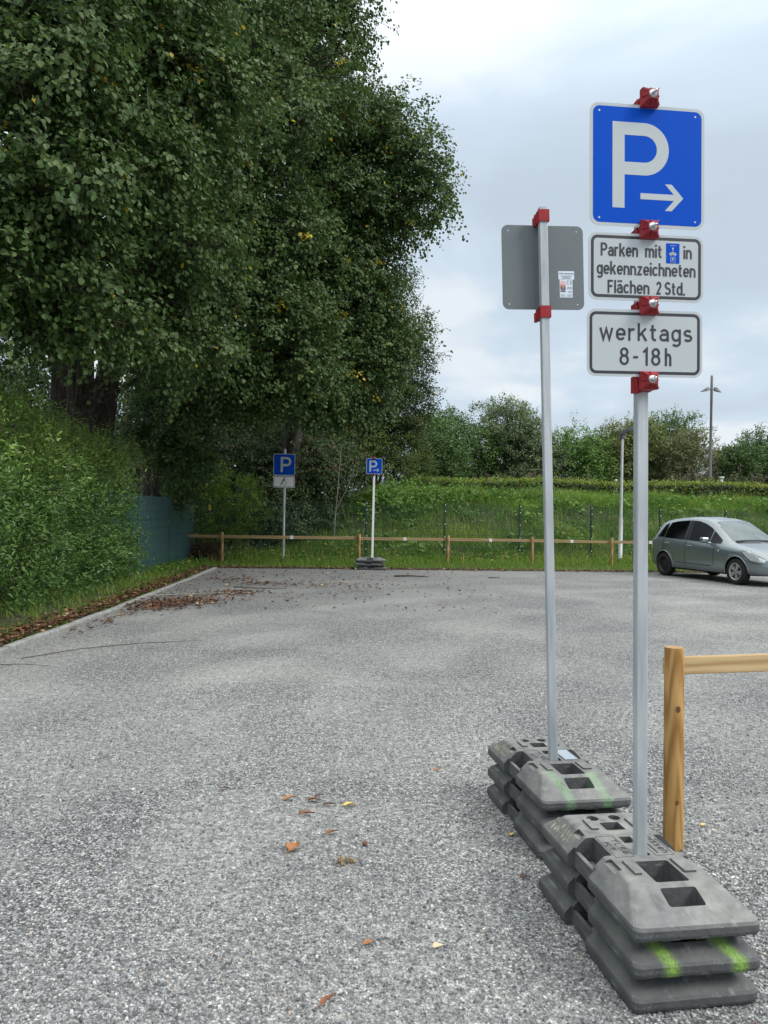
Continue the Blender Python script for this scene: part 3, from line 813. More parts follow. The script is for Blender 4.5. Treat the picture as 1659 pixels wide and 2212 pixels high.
# low weeds along the foot of the left fence and rear verge
n = 3200
x = np.concatenate([rng.uniform(-6.2, -4.7, 1200), rng.uniform(-4.5, 14, 2000)])
y = np.concatenate([rng.uniform(17.4, 22.2, 1200), np.zeros(2000)])
y[1200:] = y_fence(x[1200:]) - rng.uniform(0.0, 1.2, 2000)
z = np.concatenate([0.05 + rng.uniform(0, 0.18, 1200), terrain(x[1200:], y[1200:]) + rng.uniform(0.02, 0.28, 2000)])
P = np.stack([x, y, z], 1)
D = np.concatenate([rng.normal(0, 1, (n, 2)), rng.normal(0.1, 0.3, (n, 1))], 1)
U = np.concatenate([rng.normal(0, 0.4, (n, 2)), np.ones((n, 1))], 1)
tag(leaves("weeds", P, D, U, rng.uniform(0.05, 0.11, n), rng.uniform(0.1, 1, n), M['weed'], shape=OVAL),
    "low leafy weeds at the foot of the fences", "weeds", kind="stuff")

# brown leaf litter
LX, LY, LZ = [], [], []
def litter(n, cx, cy, sx, sy, z=0.008):
    LX.append(rng.normal(cx, sx, n)); LY.append(rng.normal(cy, sy, n)); LZ.append(np.full(n, z) + rng.uniform(0, 0.012, n))
for a in ((620, -3.60, 12.35, 0.26, 0.45), (380, -3.2, 13.0, 0.30, 0.45), (90, -2.85, 14.2, 0.35, 0.25), (160, -2.75, 14.5, 0.30, 0.22), (130, -2.7, 16.4, 0.45, 0.25),
          (90, -3.3, 17.2, 0.3, 0.3), (70, -1.6, 16.5, 0.6, 0.35), (60, -0.6, 16.2, 0.7, 0.4), (70, -3.75, 10.6, 0.12, 0.7)):
    litter(*a)
n = 4600; t = rng.uniform(5.8, 20.4, n); LX.append(kerb_x(t) - 0.10 - np.abs(rng.normal(0, 0.22, n))); LY.append(t); LZ.append(0.035 + rng.uniform(0, 0.055, n))
n = 3600; xx = -4.6 + 18.0 * rng.uniform(0, 1, n) ** 1.25; LX.append(xx); LY.append(y_edge(xx) - 0.05 + rng.normal(0, 0.13, n)); LZ.append(0.012 + rng.uniform(0, 0.025, n))
n = 520; LX.append(-4.2 + 6.5 * rng.uniform(0, 1, n) ** 1.6); yy = rng.uniform(12.0, 20.8, n); LY.append(yy); LZ.append(np.full(n, 0.008))
x, y, z = np.concatenate(LX), np.concatenate(LY), np.concatenate(LZ)
keep = (x > kerb_x(y) - 0.9); x, y, z = x[keep], y[keep], z[keep]; n = len(x)
P = np.stack([x, y, z], 1)
D = np.concatenate([rng.normal(0, 1, (n, 2)), rng.normal(0.05, 0.12, (n, 1))], 1)
U = np.concatenate([rng.normal(0, 0.35, (n, 2)), np.ones((n, 1))], 1)
o = leaves("leaf_litter", P, D, U, rng.uniform(0.035, 0.085, n), rng.uniform(0, 1, n), M['litter'], shape=OVAL, fold=0.5, curl=-0.15)
tag(o, "dry brown leaf litter drifted along the kerb and lot edge", "leaf litter", kind="stuff")

# ------------------------------------------------------------------ trees and shrubs
def add_tree(name, label, cat, group, base, blobs, mk, k, per, L, size, stems=None, shape=ROUND, droop=0.35, twig_frac=0.35,
             yellow=0.007, back=(), bark='bark', rough=0.35, limbs=True, low=None, tone_rng=(0.05, 0.9), upw=0.25, out_n=0.6, rin=0.45):
    root = empty(name, base)
    tag(root, label, cat, group)
    inv = Vector(base)
    tr = MB()
    stem_tops = []
    for (a, b, r0, r1) in (stems or []):
        pts = limb(tr, Vector(a) - inv, Vector(b) - inv, r0, r1, 10, 8, 0.03)
        stem_tops.append((Vector(a), Vector(b), r1))
    if stems and limbs:
        for (x, y, z, r, *kf) in list(blobs) + list(back):
            if r < 0.62: continue
            best = min(stem_tops, key=lambda s: (s[0].lerp(s[1], 0.7) - Vector((x, y, z))).length)
            t = min(0.97, max(0.25, (z - 1.2 - best[0].z) / max(0.5, best[1].z - best[0].z)))
            st = best[0].lerp(best[1], t)
            rr = min(0.13, 0.035 + 0.035 * r)
            limb(tr, st - inv, Vector((x, y, z)) - inv, rr, rr * 0.35, 6, 6, 0.10)
            for q in range(int(5 + 4 * r)):
                dd = Vector(sphere_dirs(1)[0]); dd.z = abs(dd.z) * 0.6 - 0.15
                limb(tr, Vector((x, y, z)) - inv + dd * r * 0.1, Vector((x, y, z)) - inv + dd.normalized() * r * 0.95, rr * 0.3, 0.006, 4, 4, 0.12, 0.1)
    if stems:
        tr.build("trunk", M[bark] if isinstance(bark, str) else bark, root)
    C, O, RR = sprays_from_blobs(blobs, k, rin, rough)
    if low is not None:
        q_ = (C[:, 2] > low) | (C[:, 0] < -4.7); C, O = C[q_], O[q_]
    P, D, U, S, G, TA, TB = spray_leaves(C, O, per, L, size, droop=droop, upw=upw, out_n=out_n)
    tone = np.clip(tone_rng[0] + (tone_rng[1] - tone_rng[0]) * (0.5 * G + 0.5 * rng.uniform(0, 1, len(G))), 0, 0.95)
    if yellow:
        yl = (rng.uniform(0, 1, len(G)) < yellow * 0.4) | (G > 1 - yellow * 0.6)
        tone = np.where(yl, rng.uniform(0.965, 1, len(G)), tone)
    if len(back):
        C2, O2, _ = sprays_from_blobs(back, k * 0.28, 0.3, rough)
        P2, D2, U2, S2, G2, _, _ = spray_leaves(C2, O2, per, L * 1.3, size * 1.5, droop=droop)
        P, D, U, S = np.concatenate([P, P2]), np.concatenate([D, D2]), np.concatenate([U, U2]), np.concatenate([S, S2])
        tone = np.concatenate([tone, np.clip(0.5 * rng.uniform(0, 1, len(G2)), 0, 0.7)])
    m_ = rng.uniform(0, 1, len(TA)) < twig_frac
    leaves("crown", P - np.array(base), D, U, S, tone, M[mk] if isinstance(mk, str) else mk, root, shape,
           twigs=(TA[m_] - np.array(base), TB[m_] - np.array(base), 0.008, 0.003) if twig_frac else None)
    return root

BA = [(-5.11, 10.5, 7.95, 1.26), (-4.89, 10.5, 6.37, 1.2), (-5.12, 10.5, 4.91, 0.95), (-4.63, 11.5, 4.84, 0.97), (-4.32, 12.0, 8.39, 1.37), (-4.08, 12.5, 6.65, 1.28), (-4.96, 11.5, 4.45, 0.55), (-4.2, 13.0, 5.05, 0.92), (-3.46, 13.5, 8.46, 1.22), (-3.54, 14.0, 6.1, 1.1), (-5.25, 11.0, 9.78, 1.32), (-4.16, 12.5, 10.71, 1.5), (-6.4, 11.0, 7.44, 1.32), (-6.36, 11.0, 5.32, 1.19), (-3.89, 14.5, 4.75, 0.92), (-5.11, 15.0, 4.75, 0.6)]
BB = [(-3.78, 17.0, 12.01, 1.53), (-2.91, 17.0, 9.77, 1.53), (-3.29, 17.0, 7.92, 1.53), (-2.38, 18.0, 7.45, 1.41), (-3.66, 17.0, 5.87, 1.43), (-2.56, 18.0, 5.28, 1.52), (-4.5, 18.5, 4.46, 1.34), (-3.2, 19.0, 4.35, 1.15), (-4.97, 20.0, 3.49, 1.08), (-4.5, 20.5, 3.1, 0.75), (-5.31, 20.5, 2.24, 0.56), (-3.38, 18.0, 14.15, 1.52), (-2.25, 18.0, 11.79, 1.52), (-6.06, 20.0, 3.95, 0.84), (-2.0, 19.0, 4.75, 0.95)]
BC = [(-1.8, 20.0, 14.15, 1.44), (-0.97, 20.0, 14.64, 0.84), (-1.87, 20.0, 11.74, 1.56), (-0.55, 20.0, 11.76, 1.02), (0.29, 19.5, 11.4, 0.88), (0.66, 19.5, 10.47, 0.94), (0.97, 19.5, 9.66, 0.76), (-0.28, 20.0, 10.08, 1.44), (-1.23, 20.0, 9.34, 1.56), (0.46, 20.0, 9.13, 0.84), (-0.48, 20.0, 8.15, 1.2), (-1.43, 20.0, 7.17, 1.56), (-0.1, 20.0, 7.08, 0.84), (0.28, 20.0, 6.24, 0.72), (-0.43, 20.0, 5.75, 1.08), (-1.39, 20.0, 5.25, 1.32), (-0.06, 20.5, 5.0, 0.8), (-2.13, 20.0, 6.2, 1.32), (-0.91, 20.5, 4.36, 0.86), (1.14, 19.4, 9.21, 0.35), (-1.87, 20.5, 15.94, 1.48), (1.67, 19.4, 9.28, 0.16), (1.17, 19.8, 6.19, 0.14), (0.68, 19.5, 12.23, 0.19), (-0.25, 20.0, 14.78, 0.26), (-1.77, 20.5, 3.98, 0.74)]
BD = [(-0.34, 31.0, 10.31, 1.12), (0.24, 31.0, 8.83, 1.4), (0.27, 31.0, 7.34, 1.59), (0.21, 31.0, 5.84, 1.59), (-0.67, 31.0, 7.69, 1.68), (-0.82, 31.0, 5.82, 1.68), (1.29, 31.0, 7.92, 0.65), (1.51, 31.0, 6.24, 0.56), (-1.35, 31.0, 4.32, 1.49), (0.57, 31.0, 11.07, 0.56)]
def satellites(bl, kmain=0.5, ksat=1.15, reach=0.78):
    """a bough-like crown: sparse inner foliage with dense, flattened, layered boughs over its surface."""
    out = []
    for (x, y, z, r) in bl:
        out.append((x, y, z, r * 0.95, kmain))
        if r > 0.5:
            for d in sphere_dirs(11):
                out.append((x + d[0] * r * reach, y + d[1] * r * reach, z + d[2] * r * 0.80, r * random.uniform(0.26, 0.46), ksat, 0.62))
    return out
TG = "tall lindens along the left boundary"
add_tree("linden_tree", "big old linden with a thick fluted trunk rising behind the left hedge", "tree", TG, (-7.2, 17.0, 0.03), satellites(BA), 'linden', 185, 14, 0.50, 0.088,
         [((-7.2, 17, 0), (-7.0, 16.4, 9), 0.42, 0.12), ((-7.55, 16.9, 0), (-9.6, 15.5, 7), 0.38, 0.14), ((-6.75, 16.8, 0), (-6.0, 15.0, 8), 0.36, 0.10), ((-7.0, 17.3, 0), (-6.5, 18.5, 10), 0.36, 0.1)],
         yellow=0.007, back=((-7.2, 16.5, 7, 2.3), (-7.4, 16, 10, 2.6), (-9.5, 14.5, 7.5, 2.2), (-6, 17, 12, 2.6), (-10.5, 16, 4.9, 1.3)))
add_tree("linden_tree", "linden with low yellowing branches over the green privacy fence", "tree", TG, (-7.1, 23.5, 0.1), satellites(BB), 'linden', 185, 14, 0.50, 0.084,
         [((-7.1, 23.5, 0), (-6.3, 22.4, 13), 0.34, 0.10), ((-6.95, 23.3, 2.0), (-5.0, 20.5, 9), 0.2, 0.08)],
         yellow=0.009, low=3.8, back=((-5.5, 21.5, 10, 2.6), (-5.6, 22, 13.5, 2.5), (-7.5, 23, 8.5, 2.3)))
add_tree("linden_tree", "linden whose crown reaches farthest right against the sky", "tree", TG, (-3.6, 26.2, 0.1), satellites([(x - 0.10, y, z, r * 0.96) for x, y, z, r in BC], 0.45, 1.05, 0.70), 'linden', 165, 14, 0.48, 0.082,
         [((-3.6, 26.2, 0), (-2.2, 22.0, 14.5), 0.36, 0.09), ((-3.3, 25.5, 3.0), (-1.4, 21.0, 9), 0.2, 0.07)],
         yellow=0.010, low=3.8, back=((-2.6, 23, 10, 2.1), (-2.7, 22.5, 13.5, 2.0)))
add_tree("elm_tree", "dark small leaved tree rising behind the mound beside the lindens", "tree", None, (-0.6, 32.0, 1.3), satellites(BD), 'elm', 110, 14, 0.55, 0.095,
         [((-0.6, 32, 1.2), (0.1, 31.2, 11), 0.22, 0.04)], shape=OVAL, droop=0.15, yellow=0.008, upw=0.1)

SG = "shrubs behind the mesh fence"
sd = [(-3.6, 26.0, 2.26, 1.25), (-4.02, 26.5, 3.86, 1.12), (-3.15, 25.0, 1.33, 0.9), (-4.05, 25.0, 1.32, 0.75), (-5.06, 27.0, 3.24, 0.97)]
add_tree("shrub", "dark glossy evergreen shrub behind the wheelchair parking sign", "shrub", SG, (-3.8, 26.4, 0.1), sd, 'dark_shrub', 420, 10, 0.35, 0.095,
         [((-3.8, 26.4, 0), (-3.8, 26.3, 3.2), 0.07, 0.03), ((-3.5, 26, 0), (-3.2, 25.5, 1.6), 0.05, 0.02)], shape=OVAL, yellow=0.03)
sd3 = [(-6.6, 27.4, 1.2, 1.3), (-6.3, 27.6, 2.9, 1.4), (-7.8, 27.0, 2.0, 1.4), (-5.2, 27.8, 1.6, 1.2), (-7.4, 27.6, 4.0, 1.2), (-5.6, 28.0, 4.2, 1.2)]
add_tree("shrub", "tall dark shrub filling the gap behind the corner shrub", "shrub", SG, (-6.5, 27.5, 0.1), sd3, 'dark_shrub', 260, 10, 0.35, 0.11,
         [((-6.5, 27.5, 0), (-6.5, 27.5, 3.6), 0.07, 0.03)], shape=OVAL, yellow=0.01)
sd2 = [(-2.68, 26.3, 3.22, 1.25), (-2.23, 26.8, 1.98, 0.96), (-1.48, 27.2, 3.14, 0.97), (-2.97, 27.2, 4.41, 1.14), (-2.02, 26.4, 1.35, 0.63)]
add_tree("shrub", "dark shrub with reddish dying leaves behind the bare sapling", "shrub", SG, (-2.3, 27.0, 0.4), sd2, 'dark_shrub', 400, 10, 0.35, 0.095,
         [((-2.3, 27, 0.3), (-2.5, 26.9, 3.6), 0.07, 0.03)], shape=OVAL, yellow=0.10)
sc_ = [(-6.21, 24.0, 1.71, 0.72), (-5.49, 24.0, 2.25, 0.74), (-4.62, 24.0, 1.98, 0.70), (-4.86, 23.8, 1.31, 0.79), (-5.71, 23.8, 1.15, 0.79), (-4.21, 24.2, 1.32, 0.51), (-4.95, 23.7, 0.67, 0.64), (-5.8, 23.6, 0.58, 0.57)]
add_tree("shrub", "bright green bushy shrub at the corner where the two fences meet", "shrub", SG, (-5.1, 24.0, 0.1), sc_, 'bright_shrub', 520, 12, 0.25, 0.065,
         [((-5.1, 24, 0), (-5.2, 24, 2.0), 0.06, 0.02), ((-4.9, 24, 0), (-4.5, 24, 1.8), 0.04, 0.02)], shape=LANCE, yellow=0, droop=0.1, upw=0.5)
sm = [(-0.76, 30.0, 4.24, 1.26), (0.32, 30.5, 4.31, 1.19), (0.9, 31.0, 3.62, 1.03), (-0.02, 30.0, 3.35, 1.08), (-1.09, 29.5, 3.12, 0.89), (-1.85, 30.0, 4.22, 1.08)]
add_tree("shrub", "loose olive green shrub on the mound behind the small arrow sign", "shrub", SG, (-0.4, 30.2, 1.6), sm, 'mid_shrub', 230, 12, 0.45, 0.085,
         [((-0.4, 30.2, 1.5), (-0.5, 30.2, 4.2), 0.07, 0.02), ((0.2, 30.4, 1.7), (0.4, 30.5, 4.0), 0.05, 0.02)], shape=OVAL, yellow=0.01, droop=0.1)

# pale bare sapling in front of the shrubs
sp = empty("sapling", (-1.62, 25.0, 0.55)); tag(sp, "slender nearly bare sapling with a forked pale stem behind the fence", "young tree")
t = MB()
t.tube([(0, 0, -0.3), (0.03, 0, 0.8), (0.10, 0, 1.7), (0.16, 0.02, 2.7), (0.22, 0, 3.7)], [0.024, 0.021, 0.017, 0.012, 0.005], 6)
t.tube([(0.05, 0, 1.05), (0.35, 0.05, 1.7), (0.62, 0, 2.35), (0.70, 0, 2.8)], [0.014, 0.012, 0.008, 0.004], 5)
t.tube([(0.17, 0, 2.8), (-0.15, 0, 3.4), (-0.25, 0, 3.8)], [0.008, 0.006, 0.003], 5)
t.build("trunk", M['pale_bark'], sp)
n = 150
P = np.stack([rng.normal(0.25, 0.28, n), rng.normal(0, 0.15, n), rng.uniform(1.8, 4.0, n)], 1)
leaves("crown", P, rng.normal(0, 1, (n, 3)), np.tile([0, -0.3, 1.0], (n, 1)), rng.uniform(0.05, 0.09, n), rng.uniform(0.1, 0.9, n), M['mid_shrub'], sp, OVAL)

# trees far behind the left boundary
for (x, y, lab) in ((-17, 33, "shaded background tree seen through gaps behind the left linden trunk"), (-10.5, 36, "shaded background tree behind the yellowing linden and corner shrub"), (-5.0, 38, "shaded background tree behind the dark evergreen shrubs")):
    bl = [(x + random.uniform(-2, 2), y + random.uniform(-1, 1), zz, random.uniform(1.5, 2.1)) for zz in (1.2, 2.0, 3.2, 4.5, 5.5, 7, 8.5) for _ in (0, 1)]
    add_tree("background_tree", lab, "tree", "background trees beyond the left boundary", (x, y, 0.0), bl, 'dark_shrub', 60, 12, 0.8, 0.20,
             [((x, y, 0), (x, y, 8), 0.2, 0.05)], limbs=False, twig_frac=0, yellow=0, shape=OVAL)

# distant tree line behind the clipped hedge
far = [(2.47, 40.0, 5.21, 1.44, 0), (3.5, 44.0, 6.13, 1.46, 0), (5.76, 46.0, 4.99, 1.66, 1), (7.26, 46.0, 6.4, 2.08, 2), (9.09, 45.5, 4.78, 1.66, 2), (11.43, 46.0, 5.51, 1.66, 1), (14.39, 50.0, 5.45, 1.5, 1), (14.52, 47.5, 5.88, 2.02, 3), (16.79, 50.0, 5.64, 1.35, 0), (19.01, 52.0, 6.62, 2.03, 0), (18.6, 47.5, 5.4, 1.7, 4), (23.66, 54.0, 5.29, 1.46, 4), (22.0, 48.0, 5.0, 1.4, 0), (24.91, 50.0, 5.85, 1.81, 0), (27.6, 51.0, 6.3, 2.11, 0)]
far_lab = ["low dark green tree at the left end of the clipped hedge", "dark green tree just right of the lindens behind the hedge", "mid green tree between the dark tree and the tall grey green tree",
           "tallest grey green willow like tree in the distant row", "lower grey green tree tucked behind the rear sign pole", "pointed mid green tree between the two foreground poles",
           "mid green tree directly behind the slim street lamp", "wide olive tree right of the front sign pole", "narrow dark tree showing behind the olive tree", "tall dark tree left of the twin headed lamp",
           "pale olive tree under the tall dark tree", "thin pale tree just right of the twin headed lamp", "small dark green tree low beside the twin headed lamp", "ragged dark tree near the right picture edge", "dark tree cut by the right picture edge"]
for (x, y, z, r, ty), lab in zip(far, far_lab):
    bl = [(x, y, z + 0.25 * r, r * 0.62)]
    for q in range(9):
        a = q * 2.4 + random.uniform(-0.3, 0.3)
        bl.append((x + math.cos(a) * r * 0.62, y + math.sin(a) * r * 0.5, z + random.uniform(-0.75, 0.45) * r, r * random.uniform(0.36, 0.58)))
    zz = z - r
    while zz > 2.2:
        for q in range(4):
            bl.append((x + random.uniform(-0.85, 0.85) * r, y + random.uniform(-0.5, 0.5) * r, zz + random.uniform(-0.3, 0.3), r * random.uniform(0.4, 0.6)))
        zz -= 0.65
    add_tree("distant_tree", lab, "tree", "distant trees behind the hedge", (x, y, 2.0), bl, FAR[ty], 130 if ty != 4 else 80, 12, 0.45, 0.135,
             [((x, y, 1.9), (x, y, z + r * 0.5), 0.12, 0.03)], twig_frac=0.15, yellow=0, shape=OVAL, droop=0.12, limbs=False, rough=0.5, tone_rng=(0, 1), upw=0.5, rin=0.55)
bs_lab = ["brownish shrub left of the rear sign pole behind the hedge", "rounded brown shrub between the two foreground poles", "low brown shrub at the left of the brown pair", "flat brown shrub under the pointed green tree",
          "brown shrub left of the small lamp bollard", "brown green shrub behind the lamp bollard", "brown green shrub right of the lamp bollard"]
for (x, y, z, r), lab in zip([(6.15, 38.0, 3.2, 1.03), (8.4, 38.0, 3.3, 1.05), (5.01, 38.0, 3.0, 0.8), (9.6, 38.0, 2.95, 0.8), (15.62, 40.0, 3.2, 1.08), (17.31, 40.5, 3.15, 0.96), (18.99, 40.0, 3.3, 1.1)], bs_lab):
    bl = [(x + random.uniform(-0.7, 0.7) * r, y + random.uniform(-0.4, 0.4) * r, z + random.uniform(-0.8, 0.15) * r, r * random.uniform(0.45, 0.6)) for _ in range(8)]
    add_tree("brown_shrub", lab, "shrub", "brownish shrubs behind the hedge", (x, y, 2.0), bl, 'brown_shrub', 90, 12, 0.35, 0.10,
             [((x, y, 1.9), (x, y, z), 0.06, 0.02)], twig_frac=0.4, yellow=0, shape=OVAL, droop=0.05, limbs=False, upw=0.6)

# ------------------------------------------------------------------ big hedge on the left
hb = []
for y in np.arange(5.6, 16.6, 0.9):
    hb += [(-6.0 + random.uniform(-0.22, 0.12), y, 0.95 + random.uniform(-0.1, 0.2), 1.05), (-6.2 + random.uniform(-0.2, 0.2), y + 0.45, 1.95, 1.05), (-5.55, y + 0.2, 0.45, 0.62), (-5.35 + random.uniform(-0.2, 0.2), y + random.uniform(-0.3, 0.3), random.uniform(0.7, 2.3), random.uniform(0.35, 0.5))]
    hb.append((-6.45 + random.uniform(-0.2, 0.3), y, 2.6 - 0.035 * max(0, y - 9) + random.uniform(-0.2, 0.22), 0.78))
hb += [(-6.15, 16.7, 0.9, 0.95), (-6.2, 16.5, 1.75, 0.9), (-5.95, 16.8, 0.4, 0.65), (-6.4, 17.0, 1.9, 0.75)]
hr = empty("leafy_hedge", (-6.2, 11, 0.04)); tag(hr, "overgrown bright green leafy hedge along the left kerb", "hedge")
hb = [(x - 0.10 * max(0, y - 13.0), y, z, r) for x, y, z, r in hb]
C, O, _ = sprays_from_blobs(hb, 330, 0.66, 0.18)
m_ = (C[:, 2] > 0.06) & (C[:, 0] > -6.75 + 0.12 * (C[:, 1] - 11)); C, O = C[m_], O[m_]
O2 = nrm(O + np.array([0.15, -0.1, 0.45]))
P, D, U, S, G, TA, TB = spray_leaves(C, O2, 11, 0.30, 0.080, droop=0.05, upw=0.35)
D = D + np.repeat(O2, 11, 0) * 0.6
tone = np.clip(0.15 + 0.45 * G + 0.30 * rng.uniform(0, 1, len(G)) * (0.4 + 0.6 * G) + 0.40 * sstep(1.3, 2.7, P[:, 2]), 0, 1)   # paler towards the top: fresh shoots, plus top light put into the leaf colour
B0 = np.array([-6.2, 11, 0.04])
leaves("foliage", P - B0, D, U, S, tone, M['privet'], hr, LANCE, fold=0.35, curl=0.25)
# upright fresh shoots along the top
n = 620
y = rng.uniform(6, 17.8, n); x = rng.uniform(-6.7, -5.25, n)
zt = 2.95 - 0.55 * np.clip(x + 6.1, 0, 1) + rng.normal(0, 0.12, n)
sh = np.stack([x, y, zt], 1); ln = rng.uniform(0.15, 0.55, n)
tp = sh + np.stack([rng.normal(0, 0.06, n), rng.normal(0, 0.06, n), ln], 1)
t = rng.uniform(0, 1, (n, 12))
P = (sh[:, None] * (1 - t[..., None]) + tp[:, None] * t[..., None]).reshape(-1, 3)
kk = len(P); a = rng.uniform(0, 2 * np.pi, kk)
D = np.stack([np.cos(a), np.sin(a), rng.uniform(0.2, 0.9, kk)], 1)
leaves("shoot_leaves", P - B0, D, np.tile([0, 0, 1.0], (kk, 1)) + rng.normal(0, 0.2, (kk, 3)), rng.uniform(0.04, 0.075, kk), rng.uniform(0.55, 1, kk), M['privet'], hr, LANCE, 0.35, 0.25)
twig_mesh("stems", np.concatenate([TA[::3], sh]) - B0, np.concatenate([TB[::3], tp]) - B0, 0.005, 0.002, M['twig'], hr)
w = MB()
for y in np.arange(6, 17.5, 0.35):
    for q in range(2):
        limb(w, (-6.2 + random.uniform(-0.3, 0.3) + 6.2, y - 11, -0.05), (random.uniform(-0.6, 0.7), y - 11 + random.uniform(-0.4, 0.4), random.uniform(1.4, 2.4)), 0.022, 0.008, 5, 5, 0.08)
w.build("branches", M['bark'], hr)

# ------------------------------------------------------------------ clipped hedge on top of the mound
hg = empty("clipped_hedge", (12, 33, 2.0)); tag(hg, "long flat topped clipped hedge along the top of the mound", "hedge")
n = 68000
x = rng.uniform(-11.2, 20.5, n); face = rng.uniform(0, 1, n)
top = face < 0.42
y = np.where(top, rng.uniform(-0.45, 0.45, n), -0.45 + np.abs(rng.normal(0, 0.14, n)))
z = np.where(top, 0.92 + rng.normal(0, 0.05, n), rng.uniform(-0.1, 0.95, n))
holes = (np.sin(x * 2.7) * np.sin(x * 1.1 + z * 4) > 0.55) & ~top
keep = ~holes | (rng.uniform(0, 1, n) < 0.35)
P = np.stack([x, y + 0.06 * np.sin(x * 2.1), z + 0.05 * np.sin(x * 0.9)], 1)[keep]; n = len(P)
leaves("foliage", P, rng.normal(0, 1, (n, 3)), np.tile([0, -0.6, 0.8], (n, 1)) + rng.normal(0, 0.4, (n, 3)), rng.uniform(0.05, 0.10, n), rng.uniform(0, 1, n), M['hedge'], hg, OVAL)
n = 17000
x = rng.uniform(-11.2, 20.5, n)
P = np.stack([x, rng.uniform(-0.5, 0.5, n), 0.96 + np.abs(rng.normal(0, 0.09, n)) + 0.05 * np.sin(x * 0.9)], 1)
P[:, 2] -= np.where(P[:, 1] < -0.4, rng.uniform(0, 0.35, n), 0)
D = np.stack([rng.normal(0, 0.6, n), rng.normal(-0.2, 0.6, n), rng.uniform(0.2, 1.1, n)], 1)
leaves("fresh_growth", P, D, np.tile([0, -0.7, 0.6], (n, 1)) + rng.normal(0, 0.4, (n, 3)), rng.uniform(0.06, 0.11, n), rng.uniform(0, 1, n), M['hedge_new'], hg, OVAL)
a = np.stack([rng.uniform(-11, 20.4, 1600), rng.uniform(-0.35, 0.35, 1600), np.full(1600, -0.15)], 1)
twig_mesh("stems", a, a + np.stack([rng.normal(0, 0.15, 1600), rng.normal(0, 0.1, 1600), rng.uniform(0.6, 1.0, 1600)], 1), 0.014, 0.006, M['bark'], hg)

# ------------------------------------------------------------------ brown brush heap in the fence corner
bh = empty("brush_heap", (-5.05, 22.0, 0.1)); tag(bh, "heap of dead brown twigs leaning in the fence corner", "brush heap")
n = 420
a = np.stack([rng.normal(0, 0.22, n), rng.normal(0, 0.12, n), rng.uniform(-0.05, 0.45, n)], 1)
a[:, 2] *= np.clip(1 - np.abs(a[:, 0]) * 1.4, 0.1, 1)
dv = np.stack([rng.normal(-0.1, 0.25, n), rng.normal(0, 0.12, n), rng.normal(0.16, 0.14, n)], 1)
twig_mesh("twigs", a, a + dv, 0.007, 0.003, M['brush'], bh)
n = 500
P = np.stack([rng.normal(0, 0.25, n), rng.normal(-0.05, 0.12, n), np.abs(rng.normal(0, 0.25, n))], 1)
leaves("dead_leaves", P, rng.normal(0, 1, (n, 3)), rng.normal(0, 1, (n, 3)), rng.uniform(0.03, 0.07, n), rng.uniform(0, 0.5, n), M['litter'], bh, OVAL)

